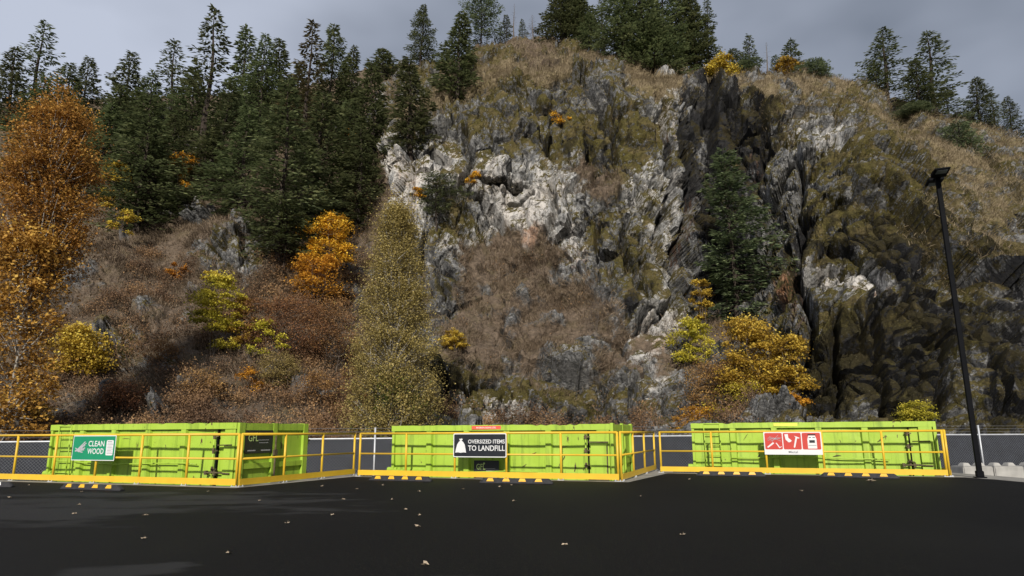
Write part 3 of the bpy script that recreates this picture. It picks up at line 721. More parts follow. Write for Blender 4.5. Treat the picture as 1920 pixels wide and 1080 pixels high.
def roll_off_bin(label, p0, top, seed, rod_z, hatch=False, plate=None, endplate=False, sticker=None, ladder=True):
    rg = random.Random(seed)
    t = thing('roll_off_bin', label, 'dumpster', (p0.x, p0.y, YARD), -ANG, 'lime green roll-off bins behind the railings')
    H_ = top - YARD; L, W = 5.87, 2.42; low = .45; nz = .94          # underside, top of the cut-away nose
    b = MB()
    def wave(x, k): return .008 * math.sin(x * 2.3 + seed) + .006 * math.sin(x * 5.1 + k)
    # front side: a dented sheet with a cut-away nose, other sides plain thick sheets
    nx_, nz_ = 60, 14
    vs_ = []; fs_ = []
    for i in range(nx_ + 1):
        for j in range(nz_ + 1):
            x = L * i / nx_; lo = nz if x < .96 else low; z = lo + (H_ - .14 - lo) * j / nz_
            y = .05 + .014 * math.sin(x * 1.9 + seed) * math.sin(z * 2.2) + .007 * math.sin(x * 6.3 + z * 3.1 + seed * 2)
            vs_.append((x, y, z))
    for i in range(nx_):
        for j in range(nz_):
            a_ = i * (nz_ + 1) + j; fs_.append((a_, a_ + nz_ + 1, a_ + nz_ + 2, a_ + 1))
    b.add(vs_, fs_)
    b.box(.03, L - .03, .10, .14, low, H_ - .1)
    b.box(.02, L - .02, W - .05, W, low, H_ - .1); b.box(0, .05, .03, W, nz, H_ - .1)
    b.box(.05, L - .05, .14, W - .05, low, low + .06)
    ribs = [1.08, 2.15, 3.25, 4.35]
    for k, x in enumerate(ribs):                          # hat-section stiffeners, one stopped at the rub rod
        b.add([(x-.10, .055, low), (x-.07, -.03, low), (x+.07, -.03, low), (x+.10, .055, low), (x-.10, .055, H_-.13), (x-.07, -.03, H_-.13), (x+.07, -.03, H_-.13), (x+.10, .055, H_-.13)],
              [(0, 1, 5, 4), (1, 2, 6, 5), (2, 3, 7, 6), (0, 3, 2, 1)])
    b.box(-.02, .05, -.02, .08, nz, H_ - .12); b.box(L - .30, L, -.03, .05, low, H_ - .12)
    b.box(-.01, 1.02, -.01, .045, nz - .01, nz + .12)
    body = b.build('body', M['lime'], t)
    # top rail with knocks in it
    tr = MB(); n_ = 48; z0 = H_ - .14
    for (xa, ya, xb, yb) in ((-.03, -.045, L + .03, .07), (-.03, W - .06, L + .03, W + .04)):
        vs_ = []; fs_ = []
        for i in range(n_ + 1):
            x = xa + (xb - xa) * i / n_
            dz = rg.uniform(-.006, .004) + (-.035 if rg.random() < .05 else 0); dy = .010 * math.sin(x * 3 + seed) + rg.uniform(-.004, .004)
            vs_ += [(x, ya + dy, z0), (x, yb + dy, z0), (x, yb + dy, H_ + dz), (x, ya + dy, H_ + dz)]
        for i in range(n_):
            o = i * 4
            for k in range(4): fs_.append((o + k, o + (k+1) % 4, o + 4 + (k+1) % 4, o + 4 + k))
        fs_ += [(0, 3, 2, 1), (n_*4, n_*4+1, n_*4+2, n_*4+3)]
        tr.add(vs_, fs_)
    tr.box(-.03, .06, .08, W - .07, z0, H_ - .003)
    tr.build('top_rail', M['lime'], t)
    # nose stub and main rails
    MB().tube([(-.16, .06, nz + .10), (.12, .06, nz + .10)], .075, 14).build('nose_roller', M['lime'], t, bevel=0)
    r_ = MB()
    for y in (.75, 1.55): r_.box(-.05, L, y, y + .15, .12, low)
    for x in (.9, 2.6, 4.6):
        r_.box(x, x + .12, .3, W - .3, .3, low - .002)
    r_.build('under_frame', M['lime'], t)
    for x in (.45, L - .7):
        for y in (.45, 1.85): MB().tube([(x, y, .13), (x, y + .18, .13)], .13, 16).build('wheel', M['rust'], t)
    # rub rod welded along the side, bent by years of knocks
    xs = [(1.0 if hatch or rod_z > 1.2 else .6) + k * .35 for k in range(13)]
    pts = [(x, -.055, rod_z + .022 * math.sin(x * 1.7 + seed) + rg.uniform(-.008, .008)) for x in xs if x < 5.1]
    MB().tube(pts, .016, 8).build('rub_rod', M['lime'], t, smooth=True)
    # ladder of bent rod
    if ladder:
        l = MB(); 
        for x in (.32, .74): l.tube([(x, -.06, nz + .02), (x + .01, -.065, nz + .5), (x, -.06, H_ - .04)], .013, 8)
        for k in range(5): l.tube([(.32, -.062, nz + .14 + k * .28), (.74, -.062, nz + .14 + k * .28)], .012, 8)
        l.build('ladder', M['lime'], t, smooth=True)
    # rear door: frame, sheets, centre post and beam
    d = MB(); e = L
    d.box(e + .005, e + .03, .06, W - .04, low, H_ - .02)
    for y0, y1 in ((-.02, .16), (1.12, 1.26), (W - .15, W + .02)): d.box(e + .03, e + .10, y0, y1, low, H_ + (.02 if hatch else -.005))
    for z0_, z1_ in ((low + .002, low + .12), (1.22, 1.34), (H_ - .17, H_ - .012)):
        d.box(e + .03, e + .088, .16, 1.12, z0_, z1_); d.box(e + .03, e + .088, 1.26, W - .15, z0_, z1_)
    door = d.build('rear_door', M['lime'], t)
    for z in (low + .5, H_ - .42):
        MB().box(e - .02, e + .04, W + .02, W + .20, z - .02, z + .03).tube([(e, W + .14, z - .10), (e, W + .14, z + .10)], .03, 10).build('hinge', M['rust'], door)
    MB().tube([(e + .125, 1.19, low + .1), (e + .125, 1.19, H_ - .3)], .022, 8).box(e + .1, e + .15, 1.13, 1.25, low + .35, low + .5).box(e + .1, e + .15, 1.13, 1.25, H_ - .75, H_ - .62).build('latch_bar', M['rust'] if not hatch else M['lime'], door)
    # door gap, hinge pin and ratchet on the side
    MB().box(5.335, 5.365, -.004, .052, low + .05, H_ - .142).build('door_gap', M['black'], t)
    hp = MB().tube([(5.30, -.05, low + .2), (5.30, -.05, H_ - .2)], .020, 8)
    hp.build('hinge_pin', M['lime'], t, smooth=True)
    for z in (H_ - .30, H_ - .62, nz + .28):
        MB().tube([(5.30, -.05, z - .06), (5.30, -.05, z + .06)], .028, 10).box(5.25, 5.40, -.045, -.02, z - .014, z + .014).build('hinge', M['rust'], t)
    if not hatch:
        MB().tube([(5.12, -.09, nz + .20), (5.42, -.08, nz + .21), (5.80, -.06, nz + .19)], .017, 8).box(5.12, 5.18, -.10, -.03, nz + .16, nz + .25).box(5.37, 5.42, -.09, -.03, nz + .15, nz + .27).build('ratchet_latch', M['rust'], t)
        MB().tube([(5.40, -.045, H_ - .50), (5.80, -.045, H_ - .49)], .012, 6).build('latch_rod', M['rust'], t)
    else:
        h = MB(); x0, x1, z0_, z1_ = 5.42, 5.80, nz + .04, H_ - .50
        h.box(x0, x1, -.06, -.032, z0_, z1_).box(x0 - .02, x1 + .03, -.075, -.03, z1_, z1_ + .06).box(x0 - .02, x1 + .03, -.075, -.03, z0_ - .06, z0_)
        h.build('hatch', M['lime'], t, bevel=.006)
        MB().box(x0 - .05, x1 + .05, -.066, -.031, z1_ + .062, z1_ + .09).box(x0 - .05, x1 + .05, -.066, -.031, z0_ - .10, z0_ - .063).box(x1 + .004, x1 + .03, -.05, -.031, z0_, z1_).build('hatch_hinge', M['rust'], t)
    if plate:
        x, z, w, h = plate
        pl = MB().prism_y(rrect(-w/2, w/2, -h/2, h/2, .02), -.004, .006).build('company_plate', M['signblack'], t)
        pl.location = (x, -.042, z); plate_text(pl, w, h, -.0065)
    if endplate:
        w, h = .92, .52
        pl = MB().prism_y(rrect(-w/2, w/2, -h/2, h/2, .02), -.004, .006).build('company_plate', M['signblack'], door)
        pl.location = (e + .098, .64, H_ - .43); pl.rotation_euler = (0, 0, math.pi / 2); plate_text(pl, w, h, -.0065)
    if sticker == 'red':
        s = MB().prism_y(rrect(-.40, .40, -.043, .043, .01), -.002, .002).build('warning_sticker', M['redsticker'], t); s.location = (2.72, -.062, H_ - .065)
        text_obj('lettering', [('MAXIMUM LOADING LEVEL', -.27, -.020, .040, .54, 'L')], M['white'], s, -.0045)
    if sticker == 'yellow':
        s = MB().prism_y(rrect(-.30, .30, -.035, .035, .008), -.002, .002).build('faded_sticker', M['yellowsticker'], t); s.location = (2.45, -.062, H_ - .06)
    # gouges where the sheet was torn and rusted
    for k in range({1: 4, 2: 9, 3: 10}[seed]):
        x = rg.uniform(1.2, 5.2); z = rg.uniform(nz + .1, H_ - .25)
        while min(abs(x - r) for r in ribs + [5.35]) < .2: x = rg.uniform(1.2, 5.2)
        a_ = rg.uniform(-.5, 2.2); l_ = rg.uniform(.08, .28); w_ = rg.uniform(.004, .012)
        q = [(x, z)]
        for j in range(4): q.append((q[-1][0] + l_/4*math.cos(a_) + rg.uniform(-.012, .012), q[-1][1] + l_/4*math.sin(a_) + rg.uniform(-.012, .012)))
        MB().tube([(u_, .044, v_) for u_, v_ in q], [w_*.4, w_*1.2, w_*1.6, w_, w_*.3], 6).build('gouge', M['rust'], t)
    return t
G = .55
roll_off_bin('scraped lime green bin with a dark company plate on its end, behind the green sign', LC + NV * G - U * 6.48, 1.345, 1, 1.32, endplate=True)
roll_off_bin('lime green bin with a red sticker on its rim, behind the black sign', MC0 + NV * G + U * .66, 1.285, 2, 1.03, hatch=True, plate=(2.72, 1.08, .68, .46), sticker='red', ladder=False)
roll_off_bin('lime green bin with a yellow sticker on its rim, behind the white and red sign', RC0 + NV * G + U * .83, 1.325, 3, 1.30, sticker='yellow')

# ------------------------------------------------------------------ signs hung on the railings
def sign_at(P0, pl, pr, ptop, pbot):
    """sign centre, width and height from where its edges stand on the railing line."""
    def along(px):
        lo, hi = -14.0, 14.0
        for _ in range(60):
            m_ = (lo + hi) / 2; q = P0 - NV * .06 + U * m_
            if q.x / q.y < float(ray(px, (ptop+pbot)/2)[0] / ray(px, (ptop+pbot)/2)[1]): lo = m_
            else: hi = m_
        return (lo + hi) / 2
    a_, b_ = along(pl), along(pr); c_ = P0 - NV * .06 + U * (a_ + b_) / 2
    zz = [EYE + float(ray((pl + pr) / 2, p)[2] / ray((pl + pr) / 2, p)[1]) * c_.y for p in (ptop, pbot)]
    return Vector((c_.x, c_.y, (zz[0] + zz[1]) / 2)), b_ - a_, zz[0] - zz[1]
def sign_base(name, label, P0, box, border, face, inset, r):
    c_, w, h = sign_at(P0, *box)
    t = thing(name, label, 'sign', c_, -ANG, 'signs on the yellow railings')
    MB().prism_y(rrect(-w/2, w/2, -h/2, h/2, r), 0, .006).build('panel', M[border], t)
    if face: MB().prism_y(rrect(-w/2+inset, w/2-inset, -h/2+inset, h/2-inset, max(.004, r-inset/2)), -.0025, -.0003).build('face', M[face], t)
    br = MB()
    for x in (-w*.3, w*.3): br.box(x-.02, x+.02, .0065, .032, -h/2 + .05, h/2 - .03)
    br.build('bracket', M['galv'], t)
    return t, w, h
Yf = -.0042
t, w, h = sign_base('recycling_sign', 'green sign reading CLEAN WOOD hung on the yellow railing', LC, (136, 216, 816.5, 863.5), 'white', 'signgreen', .018, .012)
text_obj('lettering', [('CLEAN', -.125*w, .06*h, .225*h, .37*w, 'L'), ('WOOD', -.135*w, -.24*h, .225*h, .38*w, 'L')], M['white'], t, Yf)
pk = MB(); rg = random.Random(5)
for k, (cx, cz, l, a_) in enumerate(((-.30, .06, .24, 38), (-.29, .03, .26, 30), (-.31, -.01, .24, 24), (-.30, -.05, .22, 14), (-.32, -.08, .22, 6), (-.33, -.11, .18, -10), (-.36, -.06, .14, -24), (-.27, .0, .2, 44))):
    a_ = math.radians(a_); dx, dz = math.cos(a_) * l * w / 2, math.sin(a_) * l * w / 2; nx_, nz_ = -math.sin(a_) * .013, math.cos(a_) * .013
    cx *= w; cz *= h * 1.25; y = Yf - .0006 * k
    pk.prism_y([(cx-dx-nx_, cz-dz-nz_), (cx+dx-nx_, cz+dz-nz_), (cx+dx+nx_, cz+dz+nz_), (cx-dx+nx_, cz-dz+nz_)], y, y + .0004)
pk.build('plank_pictogram', M['grey'], t)
ls = MB().prism_y(rrect(.295*w, .455*w, -.29*h, .31*h, .03), Yf, Yf + .001).build('list_panel', M['white'], t)
ln = MB()
for k in range(9):
    z = .25*h - k * .058*h; ln.box(.32*w, .32*w + (.10 + .03 * ((k * 7) % 3) / 2) * w, Yf - .001, Yf - .0004, z - (.012 if k == 0 else .007)*h, z + (.012 if k == 0 else .007)*h)
ln.build('list_print', M['darkgrey'], ls)

t, w, h = sign_base('landfill_sign', 'black sign with white bag reading OVERSIZED ITEMS TO LANDFILL on the railing', MC0, (850, 949.5, 812.5, 857.5), 'white', 'signblack', .022, .035)
text_obj('lettering', [('OVERSIZED ITEMS', -.215*w, .075*h, .165*h, .685*w, 'L'), ('TO LANDFILL', -.215*w, -.23*h, .225*h, .685*w, 'L')], M['white'], t, Yf)
bag = [(-.46, -.31), (-.45, -.18), (-.425, .03), (-.395, .14), (-.365, .19), (-.385, .24), (-.375, .285), (-.355, .265), (-.335, .295), (-.32, .24), (-.342, .19), (-.31, .14), (-.28, .03), (-.262, -.18), (-.253, -.31), (-.30, -.295), (-.36, -.315), (-.41, -.295)]
MB().prism_y([(x*w, z*h) for x, z in bag], Yf, Yf + .001).build('bag_pictogram', M['white'], t)

t, w, h = sign_base('metal_sign', 'white sign with three red pictograms reading Metal on the railing', RC0, (1432.5, 1541, 810, 852.5), 'white', None, .02, .008)
bx = [(-.482, -.175), (-.158, .152), (.170, .482)]
reds = []
for x0, x1 in bx:
    reds.append(MB().prism_y(rrect(x0*w, x1*w, -.27*h, .46*h, .03), -.0025, -.0003).build('red_panel', M['signred'], t))
wi = MB()
for k, (x0, z0_, x1, z1_) in enumerate(((-.43, .12, -.22, .26), (-.42, .26, -.20, .10), (-.44, .19, -.21, .20), (-.36, .06, -.24, .36), (-.40, .30, -.25, .14), (-.38, .10, -.19, .24))):
    d_ = Vector((x1-x0, z1_-z0_)); 
    wi.tube([(x0*w, Yf - .002*k*.2, z0_*h), ((x0+x1)/2*w, Yf - .0004*k, (z0_+z1_)/2*h + .012), (x1*w, Yf - .0004*k, z1_*h)], .0045, 5)
wi.build('wire_pictogram', M['grey'], reds[0])
MB().prism_y([(-.45*w, -.16*h), (-.43*w, -.20*h), (-.32*w, .0*h), (-.34*w, .05*h)], Yf, Yf+.001).build('blade_pictogram', M['white'], reds[0])
MB().prism_y([(-.295*w, .02*h), (-.275*w, .02*h), (-.225*w, -.17*h), (-.195*w, -.13*h), (-.195*w, -.16*h), (-.235*w, -.215*h)], Yf, Yf+.001).build('pipe_pictogram', M['white'], reds[0])
MB().prism_y([(-.13*w, .40*h), (-.07*w, .41*h), (-.065*w, .24*h), (-.01*w, .12*h), (-.03*w, .06*h), (-.065*w, .04*h), (-.115*w, .16*h)], Yf, Yf+.001).build('elbow_pictogram', M['white'], reds[1])
MB().prism_y([(.035*w, .33*h), (.06*w, .27*h), (.015*w, -.17*h), (.025*w, -.20*h), (.042*w, -.17*h), (.085*w, .22*h), (.115*w, .21*h), (.13*w, .24*h), (.075*w, .30*h)], Yf, Yf+.001).build('screw_pictogram', M['white'], reds[1])
MB().prism_y([(.26*w, -.23*h), (.415*w, -.23*h), (.415*w, .18*h), (.395*w, .34*h), (.28*w, .34*h), (.26*w, .18*h)], Yf, Yf+.001).build('stove_pictogram', M['white'], reds[2])
MB().prism_y([(.29*w, .02*h), (.385*w, .02*h), (.385*w, .14*h), (.29*w, .14*h)], Yf-.001, Yf-.0002).prism_y([(.27*w, .35*h), (.405*w, .35*h), (.405*w, .405*h), (.27*w, .405*h)], Yf-.001, Yf-.0002).prism_y([(.27*w, -.10*h), (.405*w, -.10*h), (.405*w, -.085*h), (.27*w, -.085*h)], Yf-.001, Yf-.0002).prism_y([(.285*w, .24*h), (.325*w, .24*h), (.325*w, .27*h), (.285*w, .27*h)], Yf-.001, Yf-.0002).prism_y([(.35*w, .24*h), (.39*w, .24*h), (.39*w, .27*h), (.35*w, .27*h)], Yf-.001, Yf-.0002).build('stove_window', M['signblack'], reds[2])
text_obj('lettering', [('Metal', 0, -.435*h, .105*h, .16*w, 'C')], M['darkgrey'], t, -.0012)

# ------------------------------------------------------------------ wheel stops
def wheel_stop(label, a_, b_, mark='yellow', flip=False):
    (x0, y0), (x1, y1) = a_, b_
    L = math.hypot(x1-x0, y1-y0); rz = math.atan2(y1-y0, x1-x0)
    t = thing('wheel_stop', label, 'wheel stop', (x0, y0, .005), rz, 'rubber wheel stops along the railings')
    hh = .105; b = MB(); pr = [(0, 0), (.15, 0), (.115, hh), (.035, hh)]
    e = .10
    vs_ = [(0, 0.012, 0), (0, .138, 0), (0, .10, .03), (0, .05, .03)] + [(e, y, z) for y, z in pr] + [(L-e, y, z) for y, z in pr] + [(L, .012, 0), (L, .138, 0), (L, .10, .03), (L, .05, .03)]
    fs_ = [(0, 1, 2, 3), (12, 15, 14, 13)]
    for o in (0, 4, 8):
        for k in range(4): fs_.append((o+k, o+(k+1) % 4, o+4+(k+1) % 4, o+4+k))
    b.add(vs_, fs_).build('body', M['rubber'], t, bevel=.006)
    n_ = 4
    for k in range(n_):
        cx = e + (L - 2*e) * (k + .42) / n_; w0, w1 = .085, .055
        q = []
        for dx, s in ((-w0, 0.38), (w0, 0.38), (w1, .97), (-w1, .97)):
            q.append((cx + dx, .035 * s - .004, hh * s + .0005))
        q2 = [(cx - w1, .034, hh + .002), (cx + w1, .034, hh + .002), (cx + w1, .085, hh + .002), (cx - w1, .085, hh + .002)]
        MB().add(q, [(0, 1, 2, 3)]).add(q2, [(0, 1, 2, 3)]).build('reflector', M[mark], t)
    return t
wheel_stop('black wheel stop with yellow marks standing well out from the green sign railing', gnd(110, 917), gnd(223, 921))
wheel_stop('black wheel stop with yellow marks at the open end of the middle bay', gnd(690, 901), gnd(807, 903.5))
wheel_stop('black wheel stop with yellow marks just right below the black sign', gnd(898, 906), gnd(1036, 908))
wheel_stop('black wheel stop with yellow marks to the left of the white and red sign', gnd(1305, 892), gnd(1436, 894))
wheel_stop('black wheel stop with yellow marks nearest the lamp post', gnd(1537, 894.5), gnd(1687, 898))
wheel_stop('black wheel stop with white marks cut off at the left edge of the lot', (gnd(19, 914)[0] - 1.75, gnd(19, 914)[1] + .25), gnd(19, 914), 'white')

# ------------------------------------------------------------------ lamp post
t = thing('lamp_post', 'tall black square lamp post with two flat lamp heads', 'lamp post', (10.94, 16.57, 0), -ANG)
MB().prism_z(rrect(-.055, .055, -.055, .055, .014), .02, 7.42).build('pole', M['black'], t)
MB().prism_z(rrect(-.12, .12, -.12, .12, .02), .002, .025).build('base_plate', M['black'], t)
MB().prism_z(rrect(-.078, .078, -.078, .078, .02), .026, .16).build('base_cover', M['black'], t, bevel=.01)
for s, zz in ((-1, 7.44), (1, 7.44)):
    q = MB().prism_x([(s*.08, zz - .03), (s*.08, zz + .07), (s*.30, zz + .085), (s*.62, zz + .05), (s*.64, zz + .0), (s*.28, zz - .02)], -.17, .17)
    hd = q.build('lamp_head', M['black'], t, bevel=.012)
    hd.rotation_euler = (0, 0, 0)
    MB().box(-.12, .12, min(s*.33, s*.60), max(s*.33, s*.60), zz - .017, zz - .0135).build('lens', M['darkgrey'], hd)
    MB().box(-.04, .04, min(s*.05, s*.12), max(s*.05, s*.12), zz - .02, zz + .055).build('bracket', M['black'], hd)
MB().prism_z(rrect(-.07, .07, -.07, .07, .02), 7.42, 7.47).build('pole_cap', M['black'], t)

# ------------------------------------------------------------------ chain-link fence with a black screen
t = thing('chain_link_fence', 'long chain-link fence with black privacy mesh and barbed wire behind the bins', 'fence')
F0, F1 = Vector((-16.1, 22.0, 0)), Vector((20.5, 28.0, 0)); FU = (F1 - F0).normalized(); FL = (F1 - F0).length
tops = lambda s: float(np.interp(s, [0, 9.6, 23.0, 36.5], [.885, .917, .948, .925]))
def fp(s, z, off=0.0):
    q = F0 + FU * s; return (q.x - FU.y * off * -1, q.y - FU.x * off, z)
ss = [-12 + k * 1.0 for k in range(62)]
scr = MB()
for a_, b_ in zip(ss[:-1], ss[1:]):
    scr.add([fp(a_, YARD + .03), fp(b_, YARD + .03), fp(b_, tops(b_) - .03), fp(a_, tops(a_) - .03)], [(0, 1, 2, 3)])
scr.build('privacy_screen', M['screen'], t)
MB().tube([fp(s, tops(s)) for s in ss], .030, 8).build('top_rail', M['galv'], t, smooth=True)
for k, dz in enumerate((.13, .24, .35)):
    MB().tube([fp(s, tops(s) + dz - .012 * math.sin(math.pi * ((s * 2 / 2.93) % 1)), -.02 - .05 * k) for s in ss], .006, 5).build('barbed_wire', M['wire'], t)
s0 = None
for k in range(-3, 15):
    # the posts stand 2.93 m apart, one of them in the gap beside the middle bay
    s = 11.55 + 2.93 * (k - 1)
    MB().tube([fp(s, YARD, .045), fp(s, tops(s) + .37, .045)], .032, 8).build('post', M['galv'], t, smooth=True)
# the wire itself: diamond mesh in front of the screen
def chain(name):
    V = []; Fc = []; step = .105; wd = .0052
    x0, x1 = -4.0, 41.0
    n_ = int((x1 - x0) / step)
    hgt = 1.8
    for k in range(-int(hgt / step), n_):
        for sg in (1, -1):
            a_ = x0 + k * step; s_a, z_a = (a_, 0.0); s_b, z_b = a_ + hgt, hgt
            if sg < 0: z_a, z_b = hgt, 0.0
            ia = len(V)
            for s_, z_ in ((s_a, z_a), (s_b, z_b)):
                zt = tops(s_) - .04; zz = YARD + .04 + z_ / hgt * (zt - YARD - .04)
                V += [fp(s_ - wd, zz, .02), fp(s_ + wd, zz, .02)]
            Fc.append((ia, ia + 1, ia + 3, ia + 2))
    me = bpy.data.meshes.new(name); me.from_pydata(V, [], Fc); me.update()
    return link_mesh(name, me, M['wire'], t)
chain('wire_mesh')

# ------------------------------------------------------------------ concrete lock blocks beyond the lamp
for k in range(5):
    wd = 1.01
    lab = ['pale concrete lock block at the end of the row beside the lamp post', 'pale concrete lock block standing directly behind the lamp post foot', 'pale concrete lock block second along past the lamp post', 'pale concrete lock block third along past the lamp post', 'pale concrete lock block at the far right of the row'][k]
    if k == 0: continue
    t = thing('concrete_block', lab, 'concrete block', (15.30 + (k - 1) * 1.035, 24.0 - .03 * k, YARD), -.02 * (k % 2), 'row of concrete lock blocks')
    MB().box(0, wd, 0, .75, 0, .79).build('body', M['block'], t, bevel=.03)
    for x in (.27, .76):
        MB().add([(x-.14, .2, .785), (x+.14, .2, .785), (x+.14, .55, .785), (x-.14, .55, .785), (x-.085, .26, .90), (x+.085, .26, .90), (x+.085, .49, .90), (x-.085, .49, .90)],
                 [(3, 2, 1, 0), (4, 5, 6, 7), (0, 1, 5, 4), (1, 2, 6, 5), (2, 3, 7, 6), (3, 0, 4, 7)]).build('knob', M['block'], t, bevel=.015)

# ------------------------------------------------------------------ fallen leaves on the blacktop, each on its own
LEAVES = [(669,918),(718,911),(785,923),(736,938),(643,938),(868,918),(937,914),(958,911),(964,941),(760,957),(1200,932),(1293,900),(1503,922),(148,948),(390,923),(487,940),(603,913),
          (18,935),(53,911),(153,924),(625,967),(538,983),(783,990),(785,968),(272,968),(140,965),(1280,1005),(797,1062),(270,1012),(1633,904),(1060,1024),(430,1040)]
def leaf_mesh(seed):
    rg = random.Random(seed); m = MB(); n_ = 9
    out = []
    for k in range(n_):
        a_ = 2 * math.pi * k / n_; r = .055 * (1.0 if k % 2 == 0 else .55) * rg.uniform(.8, 1.2)
        z = .012 + .035 * abs(math.sin(a_ + seed)) * rg.uniform(.3, 1.0)
        out.append((r * math.cos(a_), r * math.sin(a_) * .8, z))
    vs_ = [(0, 0, .008)] + out; fs_ = [(0, 1 + k, 1 + (k + 1) % n_) for k in range(n_)]
    m.add(vs_, fs_)
    sx_, sy_ = rg.uniform(-.03, .03), rg.uniform(-.02, .02)
    m.tube([(0, 0, .009), (sx_ * .5, sy_, .04), (sx_, sy_ * 1.5, .055 if seed % 2 else .02)], .0022, 4)
    return m
M['deadleaf'] = plain('dry curled leaf', (.36, .29, .21), .8, .3, 30)
protos = []
for k in range(5):
    o = leaf_mesh(k).build('fallen_leaf', M['deadleaf']); protos.append(o)
    tag(o, 'small dry tan leaf lying curled on the black asphalt', 'leaf', 'dry leaves scattered on the asphalt')
for k, (px, py) in enumerate(LEAVES):
    o = protos[k] if k < 5 else protos[k % 5].copy()
    if k >= 5: COL.objects.link(o)
    x, y = gnd(px, py); o.location = (x, y, .004); o.rotation_euler = (0, 0, k * 2.4)
    s = .62 + .25 * ((k * 7) % 5) / 5; o.scale = (s, s, s)
    if (px, py) == (1633, 904): o.scale = (2.2, 2.0, 1.8)

# ------------------------------------------------------------------ trees
def sticks(segs, n=4):
    """segs: list of (p0, p1, r0, r1) arrays -> verts, quads."""
    A = np.array([s[0] for s in segs], float); B = np.array([s[1] for s in segs], float)
    r0 = np.array([s[2] for s in segs], float); r1 = np.array([s[3] for s in segs], float)
    d = B - A; d /= np.linalg.norm(d, axis=1, keepdims=True) + 1e-9
    h = np.where(np.abs(d[:, 2:3]) > .9, np.array([[1., 0, 0]]), np.array([[0, 0, 1.]]))
    a = np.cross(d, h); a /= np.linalg.norm(a, axis=1, keepdims=True); b = np.cross(d, a)
    V = []
    for P_, r in ((A, r0), (B, r1)):
        for k in range(n):
            t_ = 2 * math.pi * k / n
            V.append(P_ + (a * math.cos(t_) + b * math.sin(t_)) * r[:, None])
    V = np.stack(V, 1)                                    # m, 2n, 3
    m = len(A); o = np.arange(m)[:, None] * 2 * n
    F = np.concatenate([o + np.array([[k, (k+1) % n, n + (k+1) % n, n + k]]) for k in range(n)], 0)
    return V.reshape(-1, 3), F

def sprays(P_, Dv, L, W, rng, tint):
    """flat needle sprays / leaves: diamond faces from P_ along Dv."""
    n = len(P_)
    Dv = Dv / (np.linalg.norm(Dv, axis=1, keepdims=True) + 1e-9)
    s = np.cross(Dv, np.array([0, 0, 1.0]) + rng.normal(0, .55, (n, 3))); s /= np.linalg.norm(s, axis=1, keepdims=True) + 1e-9
    L = L[:, None]; W = W[:, None]
    V = np.stack([P_, P_ + Dv * L * .45 + s * W, P_ + Dv * L, P_ + Dv * L * .45 - s * W], 1).reshape(-1, 3)
    att = np.repeat(np.clip(tint, 0, 1), 4)
    return V, np.arange(4 * n).reshape(n, 4), np.stack([att] * 3, -1)

